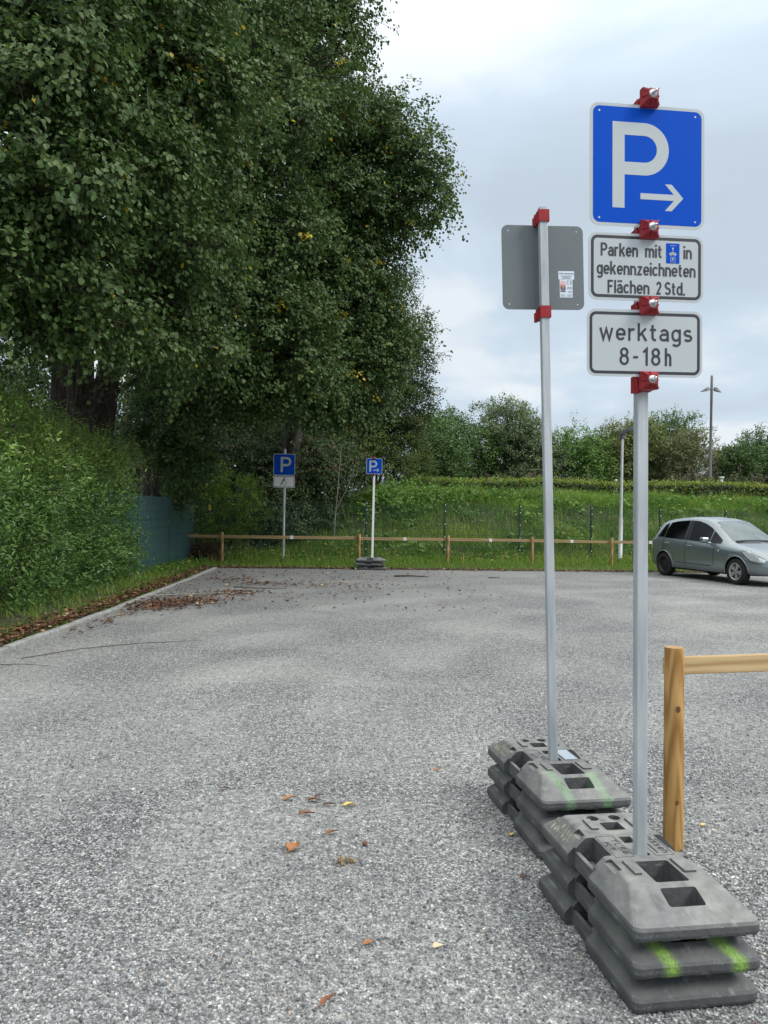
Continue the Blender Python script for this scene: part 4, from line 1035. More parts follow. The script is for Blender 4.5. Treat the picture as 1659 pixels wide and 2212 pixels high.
# ================================================================== LETTERING (road-sign style strokes)
def arc(cx, cy, rx, ry, a0, a1, n=None):
    n = n or max(3, int(abs(a1 - a0) / 15))
    return [(cx + rx * math.cos(R(a0 + (a1 - a0) * i / n)), cy + ry * math.sin(R(a0 + (a1 - a0) * i / n))) for i in range(n + 1)]
def oval(x0, x1, y0, y1):
    rx = (x1 - x0) / 2; ry = min((y1 - y0) / 2, rx * 1.15); cx = (x0 + x1) / 2
    return arc(cx, y1 - ry, rx, ry, 0, 180) + arc(cx, y0 + ry, rx, ry, 180, 360)
SQ = lambda x, y: ([(x, y), (x, y + 1)], 0)
GL = {
 'P': (3.6, [([(0, 0), (0, 7)], 0), ([(0, 6.5), (1.9, 6.5)] + arc(1.9, 4.9, 1.7, 1.6, 90, -90)[1:] + [(0, 3.3)], 0)]),
 'a': (3, [([(3, 0), (3, 3)] + arc(1.55, 3, 1.45, 1.5, 0, 150)[1:], 0), ([(3, 2.75), (1.2, 2.75)] + arc(1.2, 1.62, 1.2, 1.12, 90, 270)[1:] + [(1.9, .5), (3, 1.3)], 0)]),
 'e': (3, [([(0, 2.45), (3, 2.45), (3, 3)] + arc(1.5, 3, 1.5, 1.5, 0, 180)[1:] + arc(1.5, 2, 1.5, 1.5, 180, 325), 0)]),
 'n': (3, [([(0, 0), (0, 5)], 0), (arc(1.5, 3, 1.5, 1.5, 175, 0) + [(3, 0)], 0)]),
 'h': (3, [([(0, 0), (0, 7)], 0), (arc(1.5, 3, 1.5, 1.5, 175, 0) + [(3, 0)], 0)]),
 'm': (5, [([(0, 0), (0, 5)], 0), (arc(1.25, 3.2, 1.25, 1.3, 175, 0) + [(2.5, 0)], 0), (arc(3.75, 3.2, 1.25, 1.3, 175, 0) + [(5, 0)], 0)]),
 'r': (1.9, [([(0, 0), (0, 5)], 0), (arc(1.5, 3, 1.5, 1.5, 175, 65), 0)]),
 'k': (3.1, [([(0, 0), (0, 7)], 0), ([(2.9, 5), (0.2, 2.1)], 0), ([(1.15, 3.1), (3.1, 0)], 0)]),
 'i': (0, [([(0, 0), (0, 5)], 0), SQ(0, 6)]),
 'l': (0, [([(0, 0), (0, 7)], 0)]),
 't': (1.9, [([(0.6, 6.4), (0.6, 1.6)] + arc(1.5, 1.6, .9, 1.1, 180, 270)[1:] + [(2.0, .5)], 0), ([(-.4, 4.5), (2.0, 4.5)], 0)]),
 'g': (3, [(oval(0, 3, .5, 4.5), 1), ([(3, 5), (3, -.4)] + arc(1.5, -.4, 1.5, 1.2, 0, -150)[1:], 0)]),
 'd': (3, [(oval(0, 3, .5, 4.5), 1), ([(3, 7), (3, 0)], 0)]),
 'z': (2.9, [([(0, 4.5), (2.6, 4.5), (0.15, .5), (2.9, .5)], 0)]),
 'c': (2.8, [(arc(1.5, 3, 1.5, 1.5, 35, 180) + arc(1.5, 2, 1.5, 1.5, 180, 325), 0)]),
 's': (2.8, [(arc(1.4, 3.5, 1.3, 1.0, 30, 250) + arc(1.4, 1.5, 1.4, 1.0, 75, -150), 0)]),
 'w': (4.8, [([(0, 4.9), (1.2, .35), (2.4, 4.5), (3.6, .35), (4.8, 4.9)], 0)]),
 'F': (2.9, [([(0, 0), (0, 7)], 0), ([(0, 6.5), (3.1, 6.5)], 0), ([(0, 3.7), (2.7, 3.7)], 0)]),
 'S': (3.2, [(arc(1.6, 5, 1.5, 1.5, 25, 250) + arc(1.6, 2, 1.6, 1.5, 75, -155), 0)]),
 '2': (3.1, [(arc(1.55, 4.95, 1.55, 1.55, 168, -32) + [(0.1, .5), (3.3, .5)], 0)]),
 '8': (3, [(oval(.2, 2.8, 3.75, 6.5), 1), (oval(0, 3, .5, 3.75), 1)]),
 '1': (1.5, [([(0, 5.2), (1.4, 6.5), (1.4, 0)], 0)]),
 '-': (2.0, [([(0, 3.2), (2.0, 3.2)], 0)]),
 '.': (0, [SQ(0, 0)]),
 '6': (3, [(oval(0, 3, .5, 4.0), 1), ([(0, 2.4), (0, 3.2), (2.2, 7)], 0)]),
 '9': (3, [(oval(0, 3, 3.0, 6.5), 1), ([(3, 4.6), (3, 3.8), (.8, 0)], 0)]),
 '7': (3, [([(0, 6.5), (3, 6.5), (.8, 0)], 0)]),
 '5': (3, [([(2.8, 6.5), (.3, 6.5), (.2, 3.8)] + arc(1.45, 2.3, 1.5, 1.8, 125, -150), 0)]),
 '0': (3, [(oval(0, 3, .5, 6.5), 1)]),
 '4': (3.2, [([(1.6, 7), (0.1, 2.0), (3.4, 2.0)], 0), ([(2.4, 3.8), (2.4, 0)], 0)]),
 'T': (3.4, [([(1.7, 0), (1.7, 6.5)], 0), ([(0, 6.5), (3.4, 6.5)], 0)]),
 'L': (2.8, [([(0, 7), (0, .5), (2.9, .5)], 0)]),
 'K': (3.3, [([(0, 0), (0, 7)], 0), ([(3.1, 7), (0.2, 3.0)], 0), ([(1.2, 4.4), (3.4, 0)], 0)]),
 'C': (3.3, [(arc(1.9, 3.5, 1.9, 3.0, 50, 310), 0)]),
 'E': (3.3, [(arc(1.9, 3.5, 1.9, 3.0, 50, 310), 0), ([(0.2, 3.5), (2.6, 3.5)], 0)]),
}
GL['ä'] = (3, GL['a'][1] + [SQ(.6, 6), SQ(2.4, 6)])

def stroke(mb, pts, w, closed, fn, d, mi):
    p = [Vector((a, b)) for a, b in pts]
    q = [p[0]]
    for v in p[1:]:
        if (v - q[-1]).length > 1e-6: q.append(v)
    if closed and (q[0] - q[-1]).length < 1e-6: q.pop()
    n = len(q); Lp, Rp = [], []
    for i in range(n):
        a = q[i - 1] if (i > 0 or closed) else None
        c = q[(i + 1) % n] if (i < n - 1 or closed) else None
        d1 = (q[i] - a).normalized() if a is not None else None
        d2 = (c - q[i]).normalized() if c is not None else None
        if d1 is None: nn = Vector((-d2.y, d2.x)); s = 1
        elif d2 is None: nn = Vector((-d1.y, d1.x)); s = 1
        else:
            n1, n2 = Vector((-d1.y, d1.x)), Vector((-d2.y, d2.x))
            nn = n1 + n2
            nn = n1 if nn.length < 1e-4 else nn.normalized()
            s = 1 / max(0.35, nn.dot(n1))
        Lp.append(q[i] + nn * (w / 2 * s)); Rp.append(q[i] - nn * (w / 2 * s))
    vs = [fn(v.x, v.y, d) for v in Lp] + [fn(v.x, v.y, d) for v in Rp]
    m = n if closed else n - 1
    mb.add(vs, [(i, (i + 1) % n, (i + 1) % n + n, i + n) for i in range(m)], mi)

def text(mb, s, x0, x1, base, cap, w, fn, d, mi, gap=2.0, space=3.2, step=0.00006, ydown=True):
    """lettering in the sign's own plane: x0..x1 is the outline extent, base the baseline."""
    u = cap / 7.0
    X = 0; items = []
    for ch in s:
        if ch == ' ': X += space; continue
        wd, st = GL[ch]
        items.append((X, st)); X += wd + gap
    tot = X - gap
    kx = ((x1 - x0) - w) / tot if x1 is not None else u
    i = 0
    for gx0, st in items:
        for pts, cl in st:
            sq = len(pts) == 2 and not cl and abs(pts[0][1] - pts[1][1]) == 1 and pts[0][0] == pts[1][0]
            pp = [(x0 + w / 2 + (gx0 + a) * kx, base + (-1 if ydown else 1) * b * u) for a, b in pts]
            stroke(mb, pp, w * (1.12 if sq else 1.0), cl, fn, d - step * (i % 5), mi)
            i += 1

def sign_fn(w, h):
    return lambda x, y, d: (x / 1000 - w / 2000, d, h / 2000 - y / 1000)
def flip_rr(w, h, inset, r):
    return rrect(w - 2 * inset, h - 2 * inset, r, 6, w / 2, h / 2)

def parking_sign(parent, size, arrow, loc, rot=(0, 0, 0), name="parking_sign", label=None):
    s = size; k = s / 420.0
    fn = sign_fn(s, s); mb = MB()
    hs = [circ(a * k, b * k, 3.6 * k) for a, b in ((34, 27), (386, 27), (34, 393), (386, 393))]
    mb.prism(flip_rr(s, s, 0, 32 * k), hs, fn, 0, 0.0022, 0, 1, 1)
    mb.sheet(flip_rr(s, s, 11 * k, 24 * k), hs, lambda x, y: fn(x, y, -0.0005), 2)
    xs, x1, y0, y1 = (81, 125, 62, 357) if arrow else (140, 184, 62, 357)
    xo = xs - 81; rr = 90.0; cxp = xo + 287 - 90
    outer = [(xs, y1), (xs, y0), (cxp, y0)] + [(cxp + rr * math.cos(R(a)), y0 + rr - rr * math.sin(R(a))) for a in range(84, -91, -6)] + [(xs + 44, y0 + 180), (xs + 44, y1)]
    ri = 46.0
    inner = [(xs + 44, y0 + 44), (xs + 44, y0 + 44 + 92)] + [(cxp + ri * math.cos(R(a)), y0 + rr - ri * math.sin(R(a))) for a in range(-90, 91, 10)]
    sc_ = lambda pts: [(a * k, b * k) for a, b in pts]
    mb.sheet(sc_(outer), [sc_(inner)], lambda x, y: fn(x, y, -0.0010), 0)
    if arrow:
        mb.sheet(sc_([(183, 303), (306, 303), (273, 268), (298, 268), (341, 314), (298, 360), (273, 360), (306, 324), (183, 324)]), (), lambda x, y: fn(x, y, -0.0010), 0)
    o = mb.build(name, [M['sign_white'], M['sign_edge'], M['sign_blue']], parent, loc, rot)
    if label: o["label"] = label
    return o

def panel_sign(parent, name, w, h, draw, loc, rot=(0, 0, 0), label=None, white='sign_white'):
    fn = sign_fn(w, h); mb = MB()
    k = w / 420.0
    mb.prism(flip_rr(w, h, 0, 30 * k), (), fn, 0, 0.0022, 0, 1, 1)
    mb.sheet(flip_rr(w, h, 9 * k, 23 * k), [flip_rr(w, h, 19 * k, 14 * k)], lambda x, y: fn(x, y, -0.0005), 3)
    draw(mb, fn)
    o = mb.build(name, [M[white], M['sign_edge'], M['sign_blue'], M['sign_black']], parent, loc, rot)
    if label: o["label"] = label
    return o

def draw_disc(mb, fn):
    d = -0.0010
    text(mb, "Parken", 44, 179, 80, 45, 6.4, fn, d, 3, gap=1.75)
    text(mb, "mit", 205, 268, 80, 45, 6.4, fn, d, 3, gap=1.75)
    text(mb, "in", 346, 377, 80, 45, 6.4, fn, d, 3, gap=1.75)
    text(mb, "gekennzeichneten", 30, 391, 143, 45, 6.4, fn, d, 3, gap=1.75)
    text(mb, "Flächen", 69, 221, 207, 45, 6.4, fn, d, 3, gap=1.75)
    text(mb, "2", 246, 265, 207, 45, 6.4, fn, d, 3, gap=1.75)
    text(mb, "Std.", 277, 352, 207, 45, 6.4, fn, d, 3, gap=1.75)
    box = lambda x0, y0, x1, y1, dd, mi: mb.sheet([(x0, y0), (x1, y0), (x1, y1), (x0, y1)], (), lambda x, y: fn(x, y, dd), mi)
    box(282, 28, 331, 97, d, 2)
    d2 = d - 0.0004
    box(296, 35, 317, 36.5, d2, 0)
    mb.sheet([(303, 43), (310, 43), (306.5, 57)], (), lambda x, y: fn(x, y, d2), 0)
    fan = [(291, 63)] + [(306.5 + 15.5 * math.cos(R(a)), 70 - 12 * math.sin(R(a))) for a in range(150, 29, -12)] + [(322, 63)] + [(306.5 + 9 * math.cos(R(a)), 74 - 6 * math.sin(R(a))) for a in range(20, 161, 20)]
    mb.sheet(fan, (), lambda x, y: fn(x, y, d2), 0)
    for i, a in enumerate((-7, -3.5, 0, 3.5, 7)):
        stroke(mb, [(306.5 + a * 1.25, 60.5), (306.5 + a, 66)], 1.3, False, fn, d2 - 0.0003 - i * 1e-5, 3)
    fr = flip_rr(1, 1, 0, .1)
    mb.sheet([(297.5, 75), (315.5, 75), (315.5, 93), (297.5, 93)], [[(298.7, 76.2), (314.3, 76.2), (314.3, 91.8), (298.7, 91.8)]], lambda x, y: fn(x, y, d2), 0)
    text(mb, "P", 303, 311, 89.5, 11, 2.0, fn, d2, 0)

def draw_times(mb, fn):
    text(mb, "werktags", 44, 383, 107, 61, 7.9, fn, -0.0010, 3, gap=1.95)
    text(mb, "8-18", 117, 266, 192, 62, 7.9, fn, -0.0010, 3, gap=2.2)
    text(mb, "h", 282, 306, 192, 62, 7.9, fn, -0.0010, 3)

def draw_wheelchair(mb, fn):
    d = -0.0010; cx, cy, k = 318, 170, 1.18
    Q = lambda *pts: [(cx + a * k, cy + b * k) for a, b in pts]
    mb.sheet(circ(cx + 4 * k, cy - 98 * k, 16 * k, 16), (), lambda x, y: fn(x, y, d), 3)
    stroke(mb, Q((4, -78), (6, -16)), 30 * k, False, fn, d - 1e-4, 3)
    stroke(mb, Q((12, -22), (-46, -18), (-78, 84)), 20 * k, False, fn, d - 2e-4, 3)
    stroke(mb, Q((2, -52), (-46, -48)), 13 * k, False, fn, d - 3e-4, 3)
    stroke(mb, Q(*[(14 + 46 * math.cos(R(a)), 40 - 46 * math.sin(R(a))) for a in range(75, -226, -15)]), 10 * k, False, fn, d - 4e-4, 3)

# ================================================================== SIGN POSTS
def clamp(parent, z, y_plate=-0.075, twist=0.0, rear=False, cx=0.004):
    """red plastic clamp: ring round the square tube, side arm, ribbed pyramid nut in front (towards the sign)."""
    sg = -1 if not rear else 1                       # which way the sign lies from the tube
    mb = MB()
    yp = abs(y_plate)
    # ring
    for (c, s) in (((-0.0235, 0, 0), (0.006, 0.053, 0.058)), ((0.0235, 0, 0), (0.006, 0.053, 0.058)), ((0, -0.0235, 0), (0.041, 0.006, 0.058)), ((0, 0.0235, 0), (0.041, 0.006, 0.058))):
        mb.box(c, s, 0)
    # block between the tube and the sign, stepped arm on the left
    mb.box((0.001, sg * (0.0265 + (yp - 0.0305) / 2), 0.0), (0.046, yp - 0.0305, 0.056), 0)
    mb.box((-0.030, sg * 0.040, -0.014), (0.016, 0.034, 0.046), 0, bev=0.002)
    # front plate and pyramid
    y0 = yp + 0.0035
    S = 0.0305
    def ring(y, hx, hz, cz=0.0): return [(cx - hx, sg * y, cz - hz), (cx + hx, sg * y, cz - hz), (cx + hx, sg * y, cz + hz), (cx - hx, sg * y, cz + hz)]
    v = ring(y0, S, S) + ring(y0 + 0.016, S, S) + ring(y0 + 0.018, S - 0.004, S - 0.004) + ring(y0 + 0.034, 0.017, 0.017) + ring(y0 + 0.041, 0.017, 0.017)
    f = [(3, 2, 1, 0)] + [(a * 4 + i, a * 4 + (i + 1) % 4, a * 4 + 4 + (i + 1) % 4, a * 4 + 4 + i) for a in range(4) for i in range(4)] + [(16, 17, 18, 19)]
    mb.add(v, f, 0)
    for (dx, dz) in ((1, 0), (-1, 0), (0, 1), (0, -1), (1, 1), (-1, 1), (1, -1), (-1, -1)):
        a = Vector((cx + dx * (S - 0.001), sg * (y0 + 0.017), dz * (S - 0.001))); b = Vector((cx + dx * 0.016, sg * (y0 + 0.0405), dz * 0.016))
        mid = Vector((a.x, sg * (y0 + 0.024), a.z))
        t = Vector((-dz, 0, dx)).normalized() * 0.0016
        mb.add([a - t, b - t, mid - t, a + t, b + t, mid + t], [(0, 1, 2), (5, 4, 3), (0, 3, 4, 1), (1, 4, 5, 2), (2, 5, 3, 0)], 0)
    c = mb.build("clamp", M['red'], parent, (0, 0, z), (0, 0, twist))
    wb = MB()
    wb.lathe([(0.0, sg * (y0 + 0.041)), (0.0145, sg * (y0 + 0.041)), (0.0145, sg * (y0 + 0.0435)), (0.010, sg * (y0 + 0.044)), (0.007, sg * (y0 + 0.050)), (0.0, sg * (y0 + 0.050))], 20, 0, 'Y', True, (cx, 0, 0))
    a0 = random.uniform(0.2, 1.2)
    pts = [(cx + 0.0075 * math.cos(t) * math.cos(a0), sg * (y0 + 0.0565 + 0.0075 * math.sin(t)), 0.0075 * math.cos(t) * math.sin(a0)) for t in [2 * math.pi * i / 14 for i in range(15)]]
    wb.tube(pts, 0.0032, 8)
    wb.build("wing_bolt", M['steel'], c)
    return c

def square_tube(parent, z0, z1, m, s=0.040, name="pole"):
    mb = MB(); b = 0.0035; h = s / 2
    prof = []
    for sx, sy, a0 in ((1, 1, 0), (-1, 1, 90), (-1, -1, 180), (1, -1, 270)):
        for q in (0, 45, 90):
            prof.append((sx * (h - b) + b * math.cos(R(a0 + q)), sy * (h - b) + b * math.sin(R(a0 + q))))
    hole = rrect(s - 0.006, s - 0.006, 0.002, 2)
    mb.prism(prof, [hole], lambda x, y, d: (x, y, d), z1, z0)
    return mb.build(name, m, parent)

# near post with three signs
near = empty("sign_post", (0.949, 2.77, 0), (0.0105, -0.0212, R(4.5)))
tag(near, "nearest sign post with blue arrow parking sign above two white text panels", "sign post")
square_tube(near, 0.225, 3.005, M['alu'])
tw = R(3.5)
parking_sign(near, 420, True, (-0.010, -0.078, 2.752), (0, 0, tw))
panel_sign(near, "parking_disc_panel", 420, 231, draw_disc, (-0.014, -0.078, 2.403), (0, 0, R(3.0)), "white panel about parking with a parking disc for two hours")
panel_sign(near, "opening_hours_panel", 420, 231, draw_times, (-0.018, -0.078, 2.141), (0, 0, R(2.5)), "white panel reading werktags 8-18h")
for z in (2.982, 2.531, 2.269, 2.011):
    clamp(near, z, cx=-0.009)

# rear post, sign seen from its back
rear = empty("sign_post", (0.875, 3.82, 0), (0.003, -0.0396, R(4.5)))
tag(rear, "leaning sign post showing the bare grey back of its sign", "sign post")
square_tube(rear, 0.225, 3.062, M['alu'])
s = 420; fnr = lambda x, y, d: (0.210 - x / 1000, d, 0.210 - y / 1000)
mb = MB()
hs = [circ(a, b, 3.6) for a, b in ((34, 27), (386, 27), (34, 393), (386, 393))]
mb.prism(flip_rr(s, s, 0, 32), hs, lambda x, y, d: (x / 1000 - 0.21, d, 0.21 - y / 1000), 0, 0.0022, 0, 1, 2)
mb.sheet(flip_rr(s, s, 11, 24), hs, lambda x, y: (0.21 - x / 1000, 0.0029, 0.21 - y / 1000), 3)
f_ = lambda x, y, d: (x / 1000 - 0.21, d, 0.21 - y / 1000)
back = mb.build("sign_plate", [M['sign_back'], M['sign_edge'], M['sign_white'], M['sign_blue']], rear, (0.009, 0.040, 2.780), (0, 0, R(2.0)))
lb = MB()
bx = lambda x0, y0, x1, y1, d, mi: lb.sheet([(x0, y0), (x1, y0), (x1, y1), (x0, y1)], (), lambda x, y: f_(x, y, d), mi)
ox, oy = 288, 226
bx(ox, oy, ox + 82, oy + 42, -0.0006, 0)
bx(ox + 6, oy + 43, ox + 73, oy + 132, -0.0006, 0)
for i, (a, b_, c, t) in enumerate(((ox + 4, oy + 11, ox + 10, 4), (ox + 12, oy + 9, ox + 22, 6), (ox + 26, oy + 11, ox + 80, 4), (ox + 12, oy + 23, ox + 70, 2.4), (ox + 20, oy + 29, ox + 62, 2.4), (ox + 18, oy + 35, ox + 64, 2.4),
                                    (ox + 50, oy + 100, ox + 70, 2), (ox + 50, oy + 106, ox + 70, 2), (ox + 10, oy + 118, ox + 34, 2), (ox + 10, oy + 124, ox + 34, 2), (ox + 44, oy + 118, ox + 70, 2), (ox + 44, oy + 124, ox + 70, 2))):
    bx(a, b_, c, b_ + t, -0.0010, 1)
bx(ox + 10, oy + 50, ox + 36, oy + 68, -0.0010, 2)
bx(ox + 10, oy + 69, ox + 36, oy + 94, -0.0010, 4)
lb.sheet([(ox + 12, oy + 71), (ox + 34, oy + 71), (ox + 23, oy + 92)], (), lambda x, y: f_(x, y, -0.0014), 0)
lb.sheet([(ox + 14, oy + 72.5), (ox + 32, oy + 72.5), (ox + 23, oy + 89)], (), lambda x, y: f_(x, y, -0.0018), 3)
bx(ox + 10, oy + 96, ox + 36, oy + 105, -0.0010, 1)
text(lb, "C", ox + 43, ox + 55, oy + 67, 20, 2.8, f_, -0.0010, 1); text(lb, "E", ox + 60, ox + 71, oy + 67, 20, 2.8, f_, -0.0010, 1)
text(lb, "2021", ox + 44, ox + 71, oy + 90, 11, 1.8, f_, -0.0010, 1, gap=1.8)
lb.build("label", [M['label_white'], M['label_ink'], M['label_pink'], M['label_red'], M['label_dark']], back)
clamp(rear, 3.018, rear=True, y_plate=0.040)
clamp(rear, 2.545, rear=True, y_plate=0.040)

# far wheelchair-bay post
fp = empty("sign_post", (-2.905, 22.40, 0.02)); tag(fp, "distant parking sign post with white wheelchair panel behind the wooden rail", "sign post")
mb = MB(); mb.tube([(0, 0, -0.1), (-0.012, 0, 3.34)], 0.036, 14); mb.lathe([(0.037, 3.34), (0.034, 3.352), (0.0, 3.356)], 14, 0, 'Z', True, (-0.012, 0, 0)); mb.build("pole", M['alu'], fp)
parking_sign(fp, 630, False, (-0.018, -0.046, 2.898))
panel_sign(fp, "wheelchair_panel", 630, 340, draw_wheelchair, (-0.020, -0.046, 2.400), label="white panel with a black wheelchair symbol", white='tag_white')

# far arrow post on its rubber stack
fa = empty("sign_post", (-0.30, 21.24, 0), (0, 0.003, 0)); tag(fa, "distant white sign post with small blue arrow parking sign", "sign post")
square_tube(fa, 0.2, 3.10, M['white_paint'], 0.058)
parking_sign(fa, 435, True, (0.0, -0.055, 2.850))
for z in (3.068, 2.625): clamp(fa, z, y_plate=-0.052)

# ================================================================== RUBBER BASE PLATES
def build_plate():
    bm = bmesh.new()
    W, N0, F0 = 0.216, -0.38, 0.445
    # (z, side inset, near inset, far inset, corner radius)
    secs = [(0.0, 0.010, 0.012, 0.010, 0.018), (0.008, 0.003, 0.004, 0.003, 0.024), (0.018, 0.0, 0.0, 0.0, 0.026), (0.038, 0.0, 0.0, 0.0, 0.030), (0.048, 0.003, 0.005, 0.003, 0.032), (0.054, 0.009, 0.018, 0.010, 0.032),
            (0.101, 0.058, 0.142, 0.070, 0.022), (0.107, 0.065, 0.156, 0.078, 0.020), (0.110, 0.074, 0.168, 0.086, 0.018)]
    loops = []
    for z, si, ni, fi, r in secs:
        x0, x1, y0, y1 = -W + si, W - si, N0 + ni, F0 - fi
        lp = []
        for (cx, cy, a0) in ((x1 - r, y1 - r, 0), (x0 + r, y1 - r, 90), (x0 + r, y0 + r, 180), (x1 - r, y0 + r, 270)):
            for q in range(5):
                a = R(a0 + 90 * q / 4)
                lp.append(bm.verts.new((cx + r * math.cos(a), cy + r * math.sin(a), z)))
        loops.append(lp)
    n = len(loops[0])
    for a, b in zip(loops[:-1], loops[1:]):
        for i in range(n):
            bm.faces.new((a[i], a[(i + 1) % n], b[(i + 1) % n], b[i]))
    bm.faces.new(list(reversed(loops[0]))); bm.faces.new(loops[-1])
    me = bpy.data.meshes.new("base_plate"); bm.to_mesh(me); bm.free()
    o = bpy.data.objects.new("base_plate", me); COL.objects.link(o)
    cut = MB()
    def cbox(x0, x1, y0, y1, z0, z1): cut.box(((x0 + x1) / 2, (y0 + y1) / 2, (z0 + z1) / 2), (x1 - x0, y1 - y0, z1 - z0))
    def cprism(lp, z0, z1): cut.prism(lp, (), lambda x, y, d: (x, y, d), z1, z0)
    cprism(rrect(0.126, 0.070, 0.008, 3, 0.002, -0.275), 0.02, 0.3)
    cprism(rrect(0.120, 0.150, 0.008, 3, 0.0, -0.142), 0.010, 0.3)
    cprism(rrect(0.048, 0.048, 0.003, 2, 0, 0), 0.010, 0.3)
    cprism(rrect(0.046, 0.055, 0.003, 2, 0.0, 0.110), 0.010, 0.3)
    cprism(rrect(0.078, 0.072, 0.004, 2, 0.0, 0.236), 0.010, 0.3)
    for sx in (-1, 1): cprism(circ(sx * 0.046, 0.316, 0.024, 20), 0.010, 0.3)
    for sx in (-1, 1):
        xa, xb = sorted((sx * 0.118, sx * 0.172)); cbox(xa, xb, -0.012, 0.142, 0.020, 0.3)      # hand grips
        xa, xb = sorted((sx * 0.142, sx * 0.30)); cbox(xa, xb, 0.165, 0.222, 0.092, 0.3)           # stepped shoulders
        xa, xb = sorted((sx * 0.134, sx * 0.30)); cbox(xa, xb, -0.125, -0.040, 0.0985, 0.3)
        xa, xb = sorted((sx * 0.188, sx * 0.30)); cbox(xa, xb, -0.030, 0.155, -0.02, 0.3)          # waist
        xa, xb = sorted((sx * 0.172, sx * 0.30)); cbox(xa, xb, -0.012, 0.142, 0.058, 0.3)
    for xa, xb in ((-0.150, -0.120), (-0.060, -0.010), (0.055, 0.120), (0.165, 0.190)):
        cbox(xa, xb, -0.40, -0.345, -0.02, 0.0065)                                              # worn moulding feet
    for sx in (-1, 1):
        for ya, yb in ((-0.30, -0.24), (-0.16, -0.10), (0.25, 0.29), (0.35, 0.40)):
            xa, xb = sorted((sx * 0.19, sx * 0.30)); cbox(xa, xb, ya, yb, -0.02, 0.0065)
    co = cut.build("cutter", M['rubber'])
    bmc = bmesh.new(); bmc.from_mesh(co.data); bmesh.ops.remove_doubles(bmc, verts=bmc.verts, dist=1e-6)
    bmesh.ops.recalc_face_normals(bmc, faces=bmc.faces); bmc.to_mesh(co.data); bmc.free()
    md = o.modifiers.new("cut", 'BOOLEAN'); md.object = co; md.operation = 'DIFFERENCE'; md.solver = 'EXACT'; md.use_self = True
    bpy.context.view_layer.update()
    dg = bpy.context.evaluated_depsgraph_get()
    me2 = bpy.data.meshes.new_from_object(o.evaluated_get(dg))
    bpy.data.objects.remove(o); bpy.data.objects.remove(co)
    # raised pads, cast lettering, moulding nubs
    mb = MB()
    mb.v = [tuple(v.co) for v in me2.vertices]
    for p in me2.polygons:
        mb.f.append(tuple(p.vertices)); mb.m.append(0); mb.s.append(False)
    for (cx, cy, sx, sy) in ((-0.094, -0.115, 0.026, 0.098), (0.094, -0.115, 0.044, 0.098), (-0.082, 0.252, 0.030, 0.092), (0.092, 0.252, 0.030, 0.080)):
        mb.box((cx, cy, 0.1135), (sx, sy, 0.009), 0, bev=0.002)
    pf = lambda x, y, d: (y, -x, d)                    # reads towards the near end, tops to +x
    zt = 0.1108
    for (xa, xb) in ((-0.112, -0.040), (0.040, 0.112)):
        o_ = [(-0.148, xa), (0.030, xa), (0.030, xb), (-0.148, xb)]; i_ = [(-0.146, xa + 0.002), (0.028, xa + 0.002), (0.028, xb - 0.002), (-0.146, xb - 0.002)]
        mb.sheet(o_, [i_], lambda x, y: pf(x, y, zt), 1)
    text(mb, "TL56", -0.115, 0.005, -0.068, 0.022, 0.0026, pf, zt + 0.0006, 1, gap=2.2, ydown=False)
    text(mb, "K1", -0.095, -0.035, -0.102, 0.022, 0.0026, pf, zt + 0.0006, 1, gap=2.2, ydown=False)
    text(mb, "nissen", -0.128, 0.012, 0.078, 0.030, 0.0032, pf, zt + 0.0006, 1, gap=2.0, ydown=False)
    for q in range(13):
        mb.sheet([(-0.125 + q * 0.0105, 0.054), (-0.118 + q * 0.0105, 0.054), (-0.118 + q * 0.0105, 0.062), (-0.125 + q * 0.0105, 0.062)], (), lambda x, y: pf(x, y, zt), 1)
    me3o = mb.build("base_plate", [M['rubber'], M['groove']])
    me3 = me3o.data; bpy.data.objects.remove(me3o); bpy.data.meshes.remove(me2)
    return me3
PLATE = build_plate()

def scrawl(me, seed):
    """chalk zigzag on the left slope of a plate, as a thin film in the plate's own mesh."""
    me = me.copy(); me.materials.append(M['chalk'])
    bm = bmesh.new(); bm.from_mesh(me)
    rs = random.Random(seed)
    def P(u, v, d):      # u along the plate, v up the slope 0..1
        z0, z1 = 0.054, 0.101; x0, x1 = -0.207, -0.158
        n = Vector((-(z1 - z0), 0, (x1 - x0))).normalized()
        p = Vector((x0 + (x1 - x0) * v, u, z0 + (z1 - z0) * v)) + n * d
        return p
    pts = []
    for i in range(15):
        pts.append((0.375 - i * 0.0125 + rs.uniform(-0.004, 0.004), 0.08 + 0.1 * rs.random() if i % 2 else 0.86 + 0.1 * rs.random()))
    q = []
    for a, b in zip(pts[:-1], pts[1:]):
        for t in range(4): q.append((a[0] + (b[0] - a[0]) * t / 4, a[1] + (b[1] - a[1]) * t / 4))
    for a, b in zip(q[:-1], q[1:]):
        d = 0.0012 + rs.uniform(0, 0.0003); w = 0.0028
        dv = Vector((b[0] - a[0], (b[1] - a[1]) * 0.08)); dv.normalize()
        nx, ny = -dv.y * w, dv.x * w / 0.08
        vs = [bm.verts.new(P(a[0] + nx, a[1] + ny, d)), bm.verts.new(P(b[0] + nx, b[1] + ny, d)), bm.verts.new(P(b[0] - nx, b[1] - ny, d)), bm.verts.new(P(a[0] - nx, a[1] - ny, d))]
        f = bm.faces.new(vs); f.material_index = 2
    bm.to_mesh(me); bm.free()
    return me

